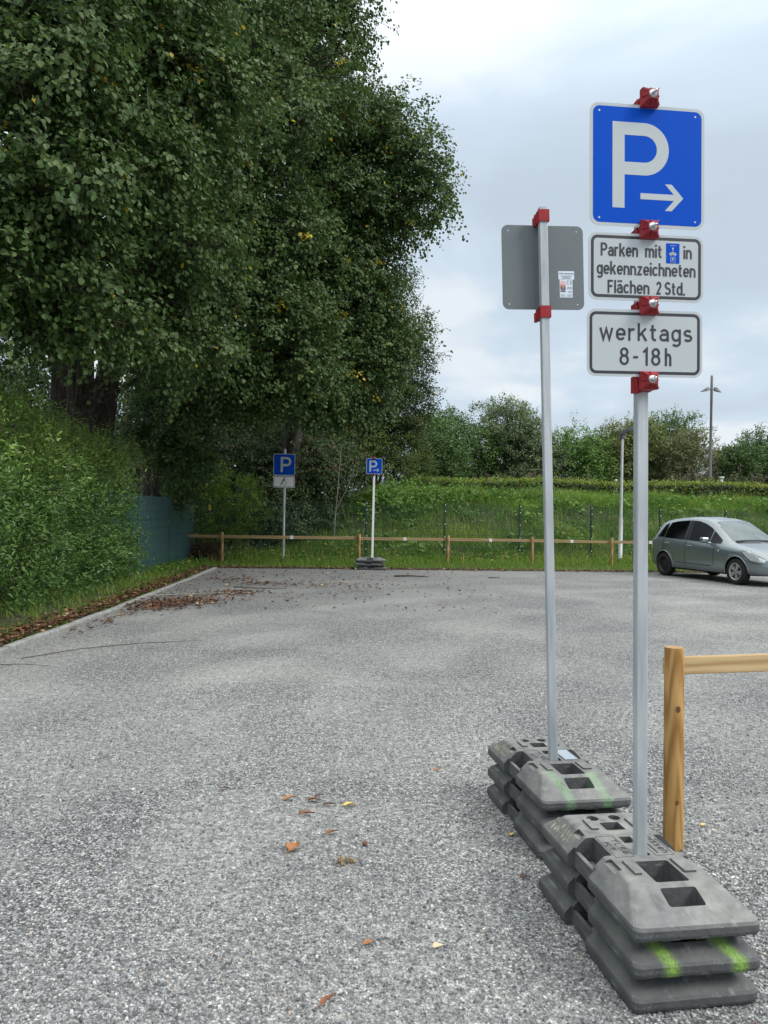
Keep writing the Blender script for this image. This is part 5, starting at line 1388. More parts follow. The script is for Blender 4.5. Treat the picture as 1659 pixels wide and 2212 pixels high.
def plate(loc, rz, label, m=None, group=None, chalk=None):
    me = PLATE if (m is None and chalk is None) else PLATE.copy()
    if chalk is not None: me = scrawl(PLATE, chalk)
    if m is not None: me.materials[0] = M[m]
    o = bpy.data.objects.new("base_plate", me); COL.objects.link(o)
    o.location = loc; o.rotation_euler = (0, 0, rz)
    return tag(o, label, "base plate", group)
GP = "stacked rubber base plates under the sign posts"
bx0, by0 = 0.949, 2.77
plate((0.945, 2.775, 0.002), R(9.5), "bottom rubber base plate of the nearest stack, lying on the gravel", 'rubber_low', GP)
plate((0.951, 2.765, 0.112), R(8.4), "middle rubber base plate of the nearest stack with lime green spray stripes", 'rubber_lime', GP)
plate((0.949, 2.770, 0.222), R(8.8), "topmost rubber base plate of the nearest stack, chalk scrawled and dusty", None, GP, chalk=3)
plate((0.872, 3.83, 0.002), R(9.0), "bottom rubber base plate of the second stack under the leaning post", 'rubber_low', GP)
plate((0.878, 3.815, 0.112), R(10.2), "middle rubber base plate of the second stack under the leaning post", 'rubber_low', GP)
plate((0.875, 3.82, 0.222), R(9.6), "topmost rubber base plate of the second stack with faded green spray streaks", 'rubber_green', GP, chalk=8)
plate((-0.27, 21.26, 0.002), R(88), "bottom rubber base plate of the distant stack under the white post", 'rubber_low', GP)
plate((-0.34, 21.24, 0.112), R(91), "middle rubber base plate of the distant stack under the white post", 'rubber_low', GP)
plate((-0.30, 21.24, 0.222), R(90), "topmost rubber base plate of the distant stack under the white post", None, GP)
# silver sticker on the second stack's top plate
st = MB(); st.box((0.076, 0.06, 0.1122), (0.066, 0.150, 0.0012), 0, bev=0.0003)
stk = st.build("sticker", mat("silver_sticker", (0.72, 0.76, 0.80), 0.18, 0.75)); stk.parent = [o for o in bpy.data.objects if o.get("label", "").startswith("topmost rubber base plate of the second")][0]

# ================================================================== WOODEN RAILS
def post_mesh(h, r, mi_end=1):
    mb = MB()
    n = 20
    prof = [(r * 1.0, -0.3), (r * 1.0, 0.0), (r * 0.985, h * 0.5), (r * 0.97, h - 0.008), (r * 0.93, h)]
    mb.lathe(prof, n, 0)
    mb.add([(r * 0.93 * math.cos(2 * math.pi * i / n), r * 0.93 * math.sin(2 * math.pi * i / n), h) for i in range(n)], [tuple(range(n))], mi_end)
    return mb
nf = empty("wooden_barrier", (1.380, 3.597, 0), (0, 0, R(13))); tag(nf, "nearest low wooden barrier, round post with rail leaving the picture", "wooden barrier")
mb = post_mesh(0.935, 0.0455)
for (ang, z, s) in ((-100, 0.655, 0.011), (-103, 0.225, 0.008)):
    c = Vector((0.0448 * math.cos(R(ang)), 0.0448 * math.sin(R(ang)), z)); nrm_ = Vector((math.cos(R(ang)), math.sin(R(ang)), 0)); t_ = Vector((-nrm_.y, nrm_.x, 0))
    mb.add([c + t_ * s * math.cos(a) + Vector((0, 0, 1.4 * s * math.sin(a))) + nrm_ * 0.0012 for a in [2 * math.pi * i / 12 for i in range(12)]], [tuple(range(12))], 2)
mb.build("post", [M['wood'], M['wood_end'], M['knot']], nf, rot=(R(-0.3), R(-0.6), 0))
post2 = post_mesh(0.935, 0.0455).build("post", [M['wood'], M['wood_end']], nf, (2.6, 0.0, 0.0))
mb = MB(); mb.box((0, 0, 0), (2.75, 0.036, 0.082), 0, bev=0.004)
mb.build("rail", M['wood_rail'], nf, (1.352, 0.060, 0.842), (0, R(-0.2), 0))

ff = empty("wooden_barrier", (0, 0, 0)); tag(ff, "long low wooden barrier with numbered bays along the far lot edge", "wooden barrier")
rp = [(-4.57, 21.82), (-0.71, 22.46), (1.92, 22.89), (4.51, 23.31), (7.04, 23.72), (9.61, 24.14), (12.2, 24.57), (14.8, 25.0), (17.4, 25.42), (20.0, 25.85)]
ra = math.atan2(23.72 - 21.82, 7.04 + 4.57)
ends = [(-5.86, 21.61)] + rp
pn = Vector((-math.sin(ra), math.cos(ra), 0))
pm = None
for i, (x, y) in enumerate(rp):
    z = float(terrain(np.float64(x), np.float64(y)))
    if pm is None:
        o = post_mesh(0.93, 0.046).build("post", [M['wood_far_post'], M['wood_end']], ff); pm = o.data
    else:
        o = bpy.data.objects.new("post", pm); COL.objects.link(o); o.parent = ff
    o.location = (x, y, 0.005); o.rotation_euler = (random.uniform(-0.01, 0.01), random.uniform(-0.012, 0.012), random.uniform(0, 6))
for (a, b) in zip(ends[:-1], ends[1:]):
    L = math.hypot(b[0] - a[0], b[1] - a[1])
    mb = MB(); mb.box((0, 0, 0), (L - 0.012, 0.038, 0.088), 0, bev=0.004)
    c = Vector(((a[0] + b[0]) / 2, (a[1] + b[1]) / 2, 0.812 + random.uniform(-0.006, 0.006))) + pn * 0.066
    mb.build("rail", M['wood_far'], ff, c, (0, R(random.uniform(-0.25, 0.25)), ra))
def number_tag(s, x, y):
    mb = MB(); fn = lambda a, b, d: (a / 1000 - 0.045, d, 0.045 - b / 1000)
    mb.prism(rrect(90, 90, 4, 2, 45, 45), (), fn, 0, 0.004, 0)
    text(mb, s, 18, 72, 62, 36, 6, fn, -0.0006, 1, gap=2.0)
    p = Vector((x, y, 0.815)) + pn * 0.0405
    mb.build("number_tag", [M['tag_white'], M['label_ink']], ff, p, (0, 0, ra))
for s_, x, y in (("69", -2.64, 22.14), ("68", 0.64, 22.68), ("67", 3.23, 23.10), ("66", 5.78, 23.52), ("65", 8.33, 23.93), ("64", 10.9, 24.35)):
    number_tag(s_, x, y)

# ================================================================== FENCES
FA = R(13)
fe = empty("mesh_fence", (0, 0, 0)); tag(fe, "green welded wire mesh fence in front of the grassy mound", "fence")
fps = [(-5.44, 22.37), (-2.99, 22.94), (-0.54, 23.5), (1.90, 24.06), (4.35, 24.63), (6.79, 25.19), (9.24, 25.76), (11.68, 26.32), (14.13, 26.89), (16.58, 27.45), (19.02, 28.02), (21.47, 28.58), (23.91, 29.15), (26.36, 29.71)]
pmesh = wmesh = None
FH = 1.90
for i, (x, y) in enumerate(fps):
    if pmesh is None:
        mb = MB(); mb.box((0, 0, FH / 2 - 0.1), (0.062, 0.042, FH + 0.22), 0, bev=0.003)
        mb.box((0, 0, FH + 0.014), (0.066, 0.046, 0.012), 0)
        for z in (1.86, 1.66, 1.26, 0.86, 0.46): mb.box((0.010, -0.026, z), (0.026, 0.012, 0.026), 1, bev=0.002)
        o = mb.build("post", [M['fence_green'], M['white_paint']], fe); pmesh = o.data
    else:
        o = bpy.data.objects.new("post", pmesh); COL.objects.link(o); o.parent = fe
    o.location = (x, y, 0); o.rotation_euler = (0, 0, FA)
    if i < len(fps) - 1:
        if wmesh is None:
            mb = MB(); L = 2.51 - 0.03
            for q in range(50):
                xx = -L / 2 + 0.01 + q * (L - 0.02) / 49
                mb.box((xx, 0, FH / 2 + 0.05), (0.0062, 0.0062, FH - 0.12), 0)
            for z in np.arange(0.12, FH - 0.02, 0.2):
                for yy in (-0.008, 0.008): mb.box((0, yy, float(z)), (L, 0.0075, 0.0075), 0)
            o = mb.build("mesh_panel", M['wire_green'], fe); wmesh = o.data
        else:
            o = bpy.data.objects.new("mesh_panel", wmesh); COL.objects.link(o); o.parent = fe
        x2, y2 = fps[i + 1]
        o.location = ((x + x2) / 2, (y + y2) / 2, 0); o.rotation_euler = (0, 0, FA)

te = empty("privacy_fence", (-5.50, 22.35, 0)); tag(te, "teal green slatted privacy fence emerging from the left hedge", "fence")
smesh = None
for i in range(3):
    c = (-0.02 * i - 0.02, -1.26 - i * 2.51, 0)
    mb = MB(); mb.box((0, 0, 0.90), (0.04, 0.06, 2.0), 0, bev=0.003); mb.build("post", M['fence_green'], te, (c[0] - 0.035, c[1] + 1.255, 0))
    mb = MB(); n_ = 20
    for q in range(n_):
        yy = -1.252 + (q + 0.5) * 2.504 / n_
        mb.box((0.004, yy, 0.955), (0.012, 0.094, 1.80), 0, bev=0.003)
    o = mb.build("slat_panel", M['teal'], te, c)
    mb = MB()
    for q in range(n_ + 1):
        yy = -1.252 + q * 2.504 / n_
        mb.box((-0.012, yy, 0.955), (0.006, 0.040, 1.82), 0)
    for z in np.arange(0.1, 1.85, 0.2): mb.box((0.014, 0, float(z)), (0.006, 2.47, 0.006), 0)
    mb.build("wire_grid", M['wire_green'], te, c)

# short dark post box behind the mesh fence
ub = MB(); ub.box((0, 0, 0.22), (0.11, 0.09, 0.50), 0, bev=0.01); ub.box((0, 0, 0.485), (0.13, 0.11, 0.03), 0, bev=0.006); ub.box((0.0, -0.048, 0.25), (0.03, 0.006, 0.36), 0)
tag(ub.build("marker_post", M['fence_green'], None, (-3.80, 23.6, 0.12), (0, 0, FA)), "short dark green box post in the grass behind the mesh fence", "post")

# ================================================================== LAMPS AND BOLLARDS
sl = empty("street_lamp", (7.64, 24.8, 0.08)); tag(sl, "slim grey street lamp with flat dark head behind the wooden barrier", "street lamp")
mb = MB(); mb.lathe([(0.085, -0.2), (0.085, 0.16), (0.066, 0.18), (0.066, 1.42), (0.050, 1.50), (0.048, 1.52), (0.042, 4.05)], 16)
mb.build("pole", M['lamp_pole'], sl)
mb = MB(); mb.lathe([(0.086, 0.08), (0.088, 0.15), (0.068, 0.185)], 16); mb.build("base_sleeve", M['lamp_dark'], sl)
mb = MB(); mb.lathe([(0.050, 4.02), (0.054, 4.03), (0.054, 4.20), (0.0, 4.21)], 14)
hx = Matrix.Rotation(R(-24), 3, 'Y')
o_ = [(-0.12, -0.07), (0.20, -0.13), (0.50, -0.12), (0.56, 0), (0.50, 0.12), (0.20, 0.13), (-0.12, 0.07)]
mb.prism(o_, (), lambda x, y, d: tuple(Vector((0, 0, 4.235)) + hx @ Vector((x, y, d))), 0.045, -0.05)
mb.build("lamp_head", M['lamp_dark'], sl, rot=(0, 0, R(-12)))

tl = empty("street_lamp", (19.03, 45.0, 2.0)); tag(tl, "tall double headed lamp mast standing against the sky", "street lamp")
mb = MB(); mb.lathe([(0.085, -0.2), (0.080, 3), (0.068, 6.35), (0.075, 6.36), (0.075, 7.95), (0.05, 8.03), (0.0, 8.05)], 14); mb.build("pole", M['lamp_tall'], tl)
for sg, l in ((-1, 0.50), (1, 0.40)):
    mb = MB(); mb.box((sg * 0.10, 0, 7.20), (0.14, 0.05, 0.05), 0)
    v = []
    for (t, hw, z0, z1) in ((0.16, 0.10, 7.13, 7.33), (0.30, 0.13, 7.10, 7.30), (0.16 + l, 0.03, 7.03, 7.06)):
        v += [(sg * t, -hw, z0), (sg * t, hw, z0), (sg * t, hw * 0.7, z1), (sg * t, -hw * 0.7, z1)]
    mb.add(v, [(3, 2, 1, 0), (8, 9, 10, 11)] + [(a * 4 + i, a * 4 + (i + 1) % 4, a * 4 + 4 + (i + 1) % 4, a * 4 + 4 + i) for a in (0, 1) for i in range(4)], 0)
    mb.build("lamp_head", M['lamp_tall'], tl)
for (x, y, top, lab, r) in ((16.65, 38.0, 3.70, "grey bollard lamp with white cap above the hedge at right", 0.12), (11.43, 38.0, 3.46, "white bollard top peeking over the hedge near the slim street lamp", 0.08), (1.6, 38.0, 3.30, "small pale bollard at the left end of the hedge", 0.07)):
    b_ = empty("bollard_lamp", (x, y, 2.0)); tag(b_, lab, "bollard lamp", "bollard lamps behind the hedge")
    h = top - 2.0
    mb = MB(); mb.lathe([(r, -0.1), (r, h - 0.5), (0, h - 0.49)], 12); mb.build("shaft", M['lamp_tall'] if r > 0.1 else M['white_paint'], b_)
    mb = MB(); mb.lathe([(r * 0.95, h - 0.49), (r * 0.5, h - 0.2), (r * 0.5, h - 0.08), (r * 0.95, h - 0.05), (r * 0.95, h), (0, h + 0.01)], 12); mb.build("lamp_cap", M['white_paint'], b_)

# ================================================================== FALLEN LEAVES AND TWIGS ON THE LOT
def fallen(x, y, s, rz, m, label, aspect=0.42, tilt=0.15, lobed=False):
    s *= 0.85
    mb = MB(); n = 9
    vs = []
    for i in range(n + 1):
        t = i / n
        w = aspect * math.sin(math.pi * t ** 0.8) * (1 + (0.22 if i % 2 else -0.15) * (1 if lobed else 0.35)) if 0 < i < n else 0.004
        z = 0.10 * math.sin(math.pi * t) + 0.10 * t * t
        for q, sx in enumerate((-1, -0.5, 0, 0.5, 1)):
            vs.append(((t - 0.5) * s, sx * w * s * 0.5, (z + 0.16 * sx * sx * (0.6 + 0.4 * math.sin(5 * t + sx))) * s + 0.006))
    fs = [(i * 5 + q, i * 5 + q + 1, (i + 1) * 5 + q + 1, (i + 1) * 5 + q) for i in range(n) for q in range(4)]
    mb.add(vs, fs, 0, True)
    mb.tube([(-0.5 * s, 0, 0.008), (-0.62 * s, 0.02 * s, 0.010), (-0.78 * s, 0.05 * s, 0.007)], 0.0012, 5)
    o = mb.build("fallen_leaf", M[m], None, (x, y, 0.0), (tilt * random.uniform(-1, 1), tilt * random.uniform(-1, 1), rz))
    return tag(o, label, "leaf", "fallen leaves on the gravel lot")
fallen(-0.472, 4.096, 0.085, 0.2, 'leaf_orange', "curled rust orange leaf at the left of the upper leaf scatter", 0.5)
fallen(-0.344, 4.076, 0.08, -0.3, 'leaf_brown', "reddish brown crumpled leaf right of the rust orange leaf", 0.5)
fallen(-0.318, 4.140, 0.07, 0.6, 'leaf_dark', "narrow dark leaf just behind the reddish crumpled leaf", 0.25)
fallen(-0.146, 4.015, 0.085, 0.05, 'leaf_yellow', "bright yellow leaf lying flat on the gravel", 0.45, 0.05)
fallen(-0.360, 3.888, 0.095, 0.1, 'leaf_brown', "long brown leaf in front of the rust orange leaf", 0.36)
fallen(-0.255, 4.02, 0.075, 0.15, 'leaf_dark', "thin dark brown leaf between the yellow and reddish leaves", 0.25)
fallen(-0.217, 3.669, 0.08, 0.3, 'leaf_brown', "small brown leaf with dark tip in the middle of the scatter", 0.4)
fallen(-0.386, 3.495, 0.115, 1.3, 'leaf_orange', "large lobed orange brown leaf nearest the seed cluster", 0.62, 0.2, True)
fallen(-0.144, 2.408, 0.075, 0.7, 'leaf_brown', "curled brown leaf near the bottom edge of the lot", 0.4)
fallen(-0.024, 2.736, 0.045, 0.2, 'leaf_orange', "small salmon coloured leaf scrap left of the near plates", 0.8)
fallen(0.219, 2.721, 0.055, 0.4, 'leaf_pale', "small pale leaf left of the nearest stack", 0.6)
fallen(-0.839, 4.228, 0.06, 0.0, 'leaf_dark', "faded dark leaf farthest left in the foreground", 0.4)
fallen(1.629, 3.849, 0.05, 0.5, 'leaf_yellow', "small yellow leaf on the gravel right of the wooden post", 0.6)
fallen(0.642, 3.693, 0.04, 0.9, 'leaf_yellow', "tiny yellow leaf beside the second stack of plates", 0.7)
fallen(0.35, 4.609, 0.05, 0.4, 'leaf_orange', "pale orange leaf scrap left of the second stack", 0.6)
fallen(0.62, 3.26, 0.06, 0.9, 'leaf_dark', "dark red leaf against the side of the nearest stack", 0.5)
fallen(1.00, 2.30, 0.07, 0.1, 'leaf_brown', "brown leaf in front of the nearest stack", 0.4)
fallen(1.14, 2.32, 0.05, 0.8, 'leaf_dark', "dark leaf at the right front corner of the nearest stack", 0.4)
# seed husk cluster and a conker
mb = MB()
for q in range(16):
    c = Vector((random.uniform(-0.05, 0.05), random.uniform(-0.028, 0.028), 0.006 + 0.008 * random.random())); r_ = random.uniform(0.004, 0.011)
    mb.lathe([(0.0, -r_), (r_ * 0.7, -r_ * 0.6), (r_, 0), (r_ * 0.6, r_ * 0.7), (0, r_)], 8, 0, 'Z', True, c)
mb.tube([(-0.06, 0, 0.01), (0.0, 0.012, 0.014), (0.075, 0.004, 0.006)], 0.0015, 5)
tag(mb.build("seed_husk", M['husk'], None, (-0.136, 3.371, 0), (0, 0, 0.3)), "small cluster of brown seed husks on the gravel", "seed husk")
mb = MB(); mb.lathe([(0.0, 0.0), (0.010, 0.002), (0.014, 0.010), (0.011, 0.018), (0.0, 0.021)], 12, 0); mb.tube([(0, 0, 0.02), (0.004, 0, 0.026)], 0.002, 5)
tag(mb.build("chestnut", M['leaf_dark'], None, (-0.059, 3.553, 0)), "small dark round nut right of the leaf scatter", "nut")
def stick(pts, r, label, m='twig', side=()):
    mb = MB(); mb.tube(pts, [r] + [r * 0.8] * (len(pts) - 2) + [r * 0.35], 6)
    for p in side: mb.tube(p, [r * 0.6, r * 0.25], 5)
    tag(mb.build("fallen_twig", M[m]), label, "twig", "fallen twigs on the gravel lot")
stick([(-3.62, 7.75, 0.01), (-3.25, 8.30, 0.018), (-2.75, 8.75, 0.012), (-2.1, 9.05, 0.008)], 0.0045, "long thin twig lying near the kerb at the left edge")
stick([(-3.75, 7.40, 0.012), (-3.45, 7.45, 0.014), (-3.2, 7.42, 0.008)], 0.004, "short twig nearest the left picture edge")
stick([(0.28, 18.90, 0.02), (0.7, 18.86, 0.035), (1.12, 18.81, 0.02)], 0.022, "dark stick on the lot in front of the small arrow sign", 'bark', ([(0.9, 18.84, 0.03), (1.02, 18.93, 0.04)],))
stick([(2.61, 19.03, 0.012), (2.9, 19.1, 0.02)], 0.014, "small dark stick on the lot right of the longer stick", 'bark')
stick([(-3.95, 13.3, 0.05), (-3.4, 13.9, 0.03), (-2.85, 14.25, 0.02), (-2.3, 14.45, 0.015)], 0.014, "forked pale branch lying across the leaf drift by the kerb", 'pale_bark', ([(-3.0, 14.15, 0.02), (-2.7, 14.75, 0.04)],))
stick([(-3.0, 15.5, 0.015), (-2.5, 15.25, 0.02), (-1.9, 15.4, 0.012)], 0.010, "thin twig on the damp gravel beyond the leaf drift")

# ================================================================== CAR
car = empty("parked_car", (8.53, 21.36, 0.0), (0, 0, math.atan2(-0.961, 0.278)))
tag(car, "grey green compact people carrier parked at the right edge of the lot", "car")
# stations along the car (x forward from the rear axle): x, zbottom, zbelt, ztop, half width, half roof width
ST = [(-0.76, 0.42, 0.72, 0.80, 0.60, 0.45), (-0.74, 0.34, 0.86, 0.96, 0.70, 0.56), (-0.66, 0.27, 0.98, 1.12, 0.79, 0.60), (-0.56, 0.25, 1.02, 1.28, 0.83, 0.60), (-0.42, 0.24, 1.03, 1.44, 0.855, 0.595), (-0.25, 0.23, 1.03, 1.515, 0.87, 0.59),
      (0.0, 0.22, 1.02, 1.555, 0.882, 0.595), (0.35, 0.21, 1.005, 1.59, 0.885, 0.605), (0.75, 0.21, 0.985, 1.615, 0.885, 0.61), (1.1, 0.21, 0.965, 1.61, 0.885, 0.605), (1.4, 0.21, 0.95, 1.575, 0.885, 0.59),
      (1.6, 0.21, 0.94, 1.52, 0.885, 0.575), (1.85, 0.21, 0.93, 1.40, 0.885, 0.58), (2.1, 0.21, 0.92, 1.25, 0.885, 0.61), (2.35, 0.21, 0.91, 1.09, 0.885, 0.655), (2.5, 0.21, 0.90, 1.005, 0.885, 0.70),
      (2.75, 0.22, 0.875, 0.955, 0.88, 0.70), (3.0, 0.23, 0.835, 0.905, 0.865, 0.68), (3.2, 0.24, 0.785, 0.85, 0.835, 0.64), (3.38, 0.25, 0.72, 0.78, 0.78, 0.58), (3.5, 0.27, 0.64, 0.70, 0.70, 0.52), (3.57, 0.32, 0.56, 0.62, 0.60, 0.44), (3.60, 0.40, 0.50, 0.55, 0.50, 0.38)]
SA = np.array(ST)
def station(x):
    return [float(np.interp(x, SA[:, 0], SA[:, i])) for i in range(1, 6)]
def section(x):
    zb, zl, zt, w, wr = station(x)
    h = zl - zb
    return [(0, zb), (w * 0.80, zb), (w * 0.955, zb + 0.05), (w * 0.985, zb + 0.28 * h), (w * 1.0, zb + 0.55 * h), (w * 0.985, zb + 0.85 * h), (w * 0.945, zl),
            (wr + (w * 0.945 - wr) * 0.50, zl + (zt - zl) * 0.47), (wr * 1.0, zt - (zt - zl) * 0.09 - 0.004), (wr * 0.90, zt - 0.012 * min(1, (zt - zl) * 6)), (wr * 0.5, zt + 0.012), (0, zt + 0.018)]
xs = np.concatenate([np.linspace(-0.76, -0.2, 13), np.linspace(-0.2, 2.9, 44)[1:], np.linspace(2.9, 3.60, 16)[1:]])
mb = MB()
K = len(section(0))
vs = []; fs = []
for x in xs:
    s_ = section(x)
    vs += [(x, -a, z) for a, z in s_] + [(x, a, z) for a, z in s_[-2:0:-1]]
RN = 2 * K - 2
for i in range(len(xs) - 1):
    for q in range(RN):
        fs.append((i * RN + q, i * RN + (q + 1) % RN, (i + 1) * RN + (q + 1) % RN, (i + 1) * RN + q))
fs.append(tuple(range(RN))); fs.append(tuple(reversed(range((len(xs) - 1) * RN, len(xs) * RN))))
mb.add(vs, fs, 0, True)
body = mb.build("body", [M['paint'], M['black']], car, merge=True)
cu = MB()
for ax in (0.0, 2.75):
    for sy in (-1, 1):
        cu.lathe([(0.0, sy * 0.56), (0.362, sy * 0.56), (0.362, sy * 1.1), (0.0, sy * 1.1)], 36, 0, 'Y', False, (ax, 0, 0.315))
cuo = cu.build("cutter", M['black'], car, merge=True)
md = body.modifiers.new("arch", 'BOOLEAN'); md.object = cuo; md.operation = 'DIFFERENCE'; md.solver = 'EXACT'
bpy.context.view_layer.update()
me2 = bpy.data.meshes.new_from_object(body.evaluated_get(bpy.context.evaluated_depsgraph_get()))
body.modifiers.clear(); body.data = me2
me2.materials.clear(); me2.materials.append(M['paint']); me2.materials.append(M['black'])
for p in me2.polygons:
    c = p.center
    inarch = any((c.x - ax) ** 2 + (c.z - 0.315) ** 2 < 0.3615 ** 2 for ax in (0.0, 2.75)) and abs(c.y) < 0.80
    if inarch or c.z < 0.255: p.material_index = 1
bpy.data.objects.remove(cuo)

def y_at(x, z):
    s_ = section(x)
    for (a, z0), (b, z1) in zip(s_[2:9], s_[3:10]):
        if z0 <= z <= z1: return a + (b - a) * (z - z0) / max(1e-6, z1 - z0)
    return s_[8][0]
def side_panel(name, lo, hi, x0, x1, sy, m, off=0.006, n=14, nz=6, parent=car, label=None):
    mb = MB(); vs = []; fs = []
    for i in range(n + 1):
        x = x0 + (x1 - x0) * i / n
        a, b = lo(x), max(lo(x) + 0.002, hi(x))
        for q in range(nz + 1):
            z = a + (b - a) * q / nz
            vs.append((x, sy * (y_at(x, z) + off), z))
    for i in range(n):
        for q in range(nz):
            f = (i * (nz + 1) + q, (i + 1) * (nz + 1) + q, (i + 1) * (nz + 1) + q + 1, i * (nz + 1) + q + 1)
            fs.append(f if sy < 0 else tuple(reversed(f)))
    mb.add(vs, fs, 0, True)
    o = mb.build(name, m, parent)
    if label: o["label"] = label
    return o
belt = lambda x: float(np.interp(x, [-0.5, 0, 0.75, 1.4, 2.3], [1.055, 1.045, 1.015, 0.985, 0.955]))
roofl = lambda x: float(np.interp(x, [-0.35, -0.1, 0.3, 0.75, 1.15, 1.4, 1.62, 1.9, 2.25], [1.34, 1.435, 1.495, 1.525, 1.51, 1.45, 1.36, 1.20, 0.99]))
for sy in (-1, 1):
    side_panel("quarter_window", lambda x: belt(x) + 0.01, lambda x: min(roofl(x), 1.05 + (x + 0.40) * 1.9), -0.38, -0.06, sy, M['glass_dark'])
    side_panel("rear_door_window", lambda x: belt(x), lambda x: min(roofl(x), 1.03 + (x + 0.06) * 9), -0.03, 0.80, sy, M['glass_dark'])
    side_panel("door_pillar", lambda x: belt(x), lambda x: roofl(x) + 0.005, 0.82, 0.955, sy, M['black'], 0.0045, 4)
    side_panel("front_door_window", lambda x: belt(x), lambda x: roofl(x), 0.97, 1.74, sy, M['glass_dark'])
    side_panel("corner_window", lambda x: belt(x), lambda x: roofl(x), 1.77, 2.16, sy, M['glass_dark'])
    # shut lines and lower moulding
    mb = MB()
    for xl, z0, z1 in ((-0.05, 0.70, 1.04), (0.885, 0.30, 1.00), (1.98, 0.42, 0.95)):
        pts = [(xl, sy * (y_at(xl, z) + 0.002), z) for z in np.linspace(z0, z1, 9)]
        mb.tube(pts, 0.0045, 5)
    pts = [(x, sy * (y_at(x, 0.40 - 0.0 * x) + 0.006), 0.42 - 0.010 * x) for x in np.linspace(0.52, 1.90, 14)]
    mb.tube(pts, 0.010, 5)
    pts = [(0.0 + 0.47 * math.cos(a), sy * (y_at(0.47 * math.cos(a), 0.40 + 0.40 * math.sin(a)) + 0.001), 0.40 + 0.44 * math.sin(a)) for a in np.linspace(0.15, 1.6, 9)]
    mb.tube(pts, 0.0035, 5)
    mb.build("door_seam", M['black'], car)
    for xl, zz in ((0.06, 0.905), (0.99, 0.865)):
        mb = MB(); yy = y_at(xl + 0.08, zz)
        mb.box((xl + 0.08, sy * (yy + 0.020), zz), (0.185, 0.020, 0.028), 0, bev=0.008)
        mb.box((xl + 0.09, sy * (yy + 0.004), zz - 0.015), (0.10, 0.012, 0.075), 1, bev=0.004)
        mb.build("door_handle", [M['chrome'], M['paint']], car)
    # wheel-arch lips
    for ax in (0.0, 2.75):
        mb = MB(); pts = []
        for a in np.linspace(-0.15, math.pi + 0.15, 26):
            x, z = ax + 0.375 * math.cos(a), 0.315 + 0.375 * math.sin(a)
            pts.append((x, sy * (y_at(min(max(x, -0.74), 3.55), max(z, 0.26)) + 0.002), z))
        mb.tube(pts, 0.016, 6); mb.build("wheel_arch", M['paint'], car)
    # mirror
    mb = MB(); mb.box((1.80, sy * 1.005, 1.035), (0.13, 0.215, 0.145), 0, bev=0.038); mb.box((1.84, sy * 0.885, 0.965), (0.07, 0.10, 0.055), 0, bev=0.014)
    mb.build("wing_mirror", M['paint'], car)
    # lights
    side_panel("headlight_surround", lambda x: float(np.interp(x, [2.90, 3.2, 3.54], [0.795, 0.585, 0.535])), lambda x: float(np.interp(x, [2.90, 3.1, 3.3, 3.54], [0.825, 0.838, 0.758, 0.62])), 2.92, 3.52, sy, M['black'], 0.003, 12, 5)
    side_panel("headlight", lambda x: float(np.interp(x, [2.93, 3.2, 3.52], [0.80, 0.60, 0.55])), lambda x: float(np.interp(x, [2.93, 3.1, 3.3, 3.52], [0.815, 0.825, 0.745, 0.62])), 2.95, 3.50, sy, M['lens'], 0.008, 12, 5)
    side_panel("tail_light", lambda x: 0.74, lambda x: float(np.interp(x, [-0.74, -0.66, -0.52], [0.84, 0.99, 1.02])), -0.735, -0.545, sy, M['tail'], 0.006, 6, 5)
    mb = MB(); mb.box((3.47, sy * 0.56, 0.385), (0.14, 0.26, 0.11), 0, rot=Matrix.Rotation(sy * R(32), 3, 'Z'), bev=0.02); fg = mb.build("fog_light", M['black'], car)
    mb = MB(); mb.lathe([(0.0, 0.022), (0.03, 0.018), (0.044, 0.0), (0.040, -0.02)], 14, 0, 'X', True, (3.545, sy * 0.545, 0.385)); mb.build("lens", M['lens'], fg)
    mb = MB(); mb.box((2.15, sy * (y_at(2.15, 0.80) + 0.006), 0.79), (0.055, 0.012, 0.04), 0, bev=0.004); mb.build("side_indicator", M['lens'], car)
# windscreen over the loft between roof edge and bonnet
def top_panel(name, x0, x1, m, off, n=12, inset=0.0):
    mb = MB(); vs = []; fs = []
    for i in range(n + 1):
        x = x0 + (x1 - x0) * i / n
        s_ = section(x)[8:]
        row = [(a * (1 - inset), z) for a, z in s_]
        full = [(-a, z) for a, z in row] + [(a, z) for a, z in row[-2::-1]]
        vs += [(x + off * 0.5, y, z + off) for y, z in full]
    k_ = len(vs) // (n + 1)
    for i in range(n):
        for q in range(k_ - 1):
            fs.append((i * k_ + q, (i + 1) * k_ + q, (i + 1) * k_ + q + 1, i * k_ + q + 1))
    mb.add(vs, fs, 0, True)
    return mb.build(name, m, car)
top_panel("windscreen", 1.63, 2.42, M['glass_front'], 0.008, inset=0.03)
top_panel("rear_window", -0.60, -0.46, M['glass_dark'], 0.006, inset=0.05)
mb = MB()
mb.tube([(2.46, -0.62, 1.035), (2.50, -0.3, 1.05), (2.50, 0.1, 1.052)], 0.014, 5); mb.tube([(2.46, 0.15, 1.052), (2.47, 0.62, 1.04)], 0.014, 5); mb.box((2.485, 0, 1.020), (0.07, 1.20, 0.02), 0, bev=0.006)
mb.build("wiper", M['black'], car)
mb = MB(); mb.tube([(0.75, 0.05, 1.63), (0.66, 0.05, 1.68)], 0.006, 5); mb.build("aerial", M['black'], car)
mb = MB(); mb.box((3.585, 0, 0.42), (0.05, 0.80, 0.10), 0, bev=0.02); mb.box((3.56, 0, 0.60), (0.06, 0.60, 0.06), 0, bev=0.02); mb.build("grille", M['black'], car)
mb = MB(); mb.box((3.615, 0, 0.45), (0.012, 0.52, 0.11), 0, bev=0.003); mb.build("number_plate", M['sign_white'], car)

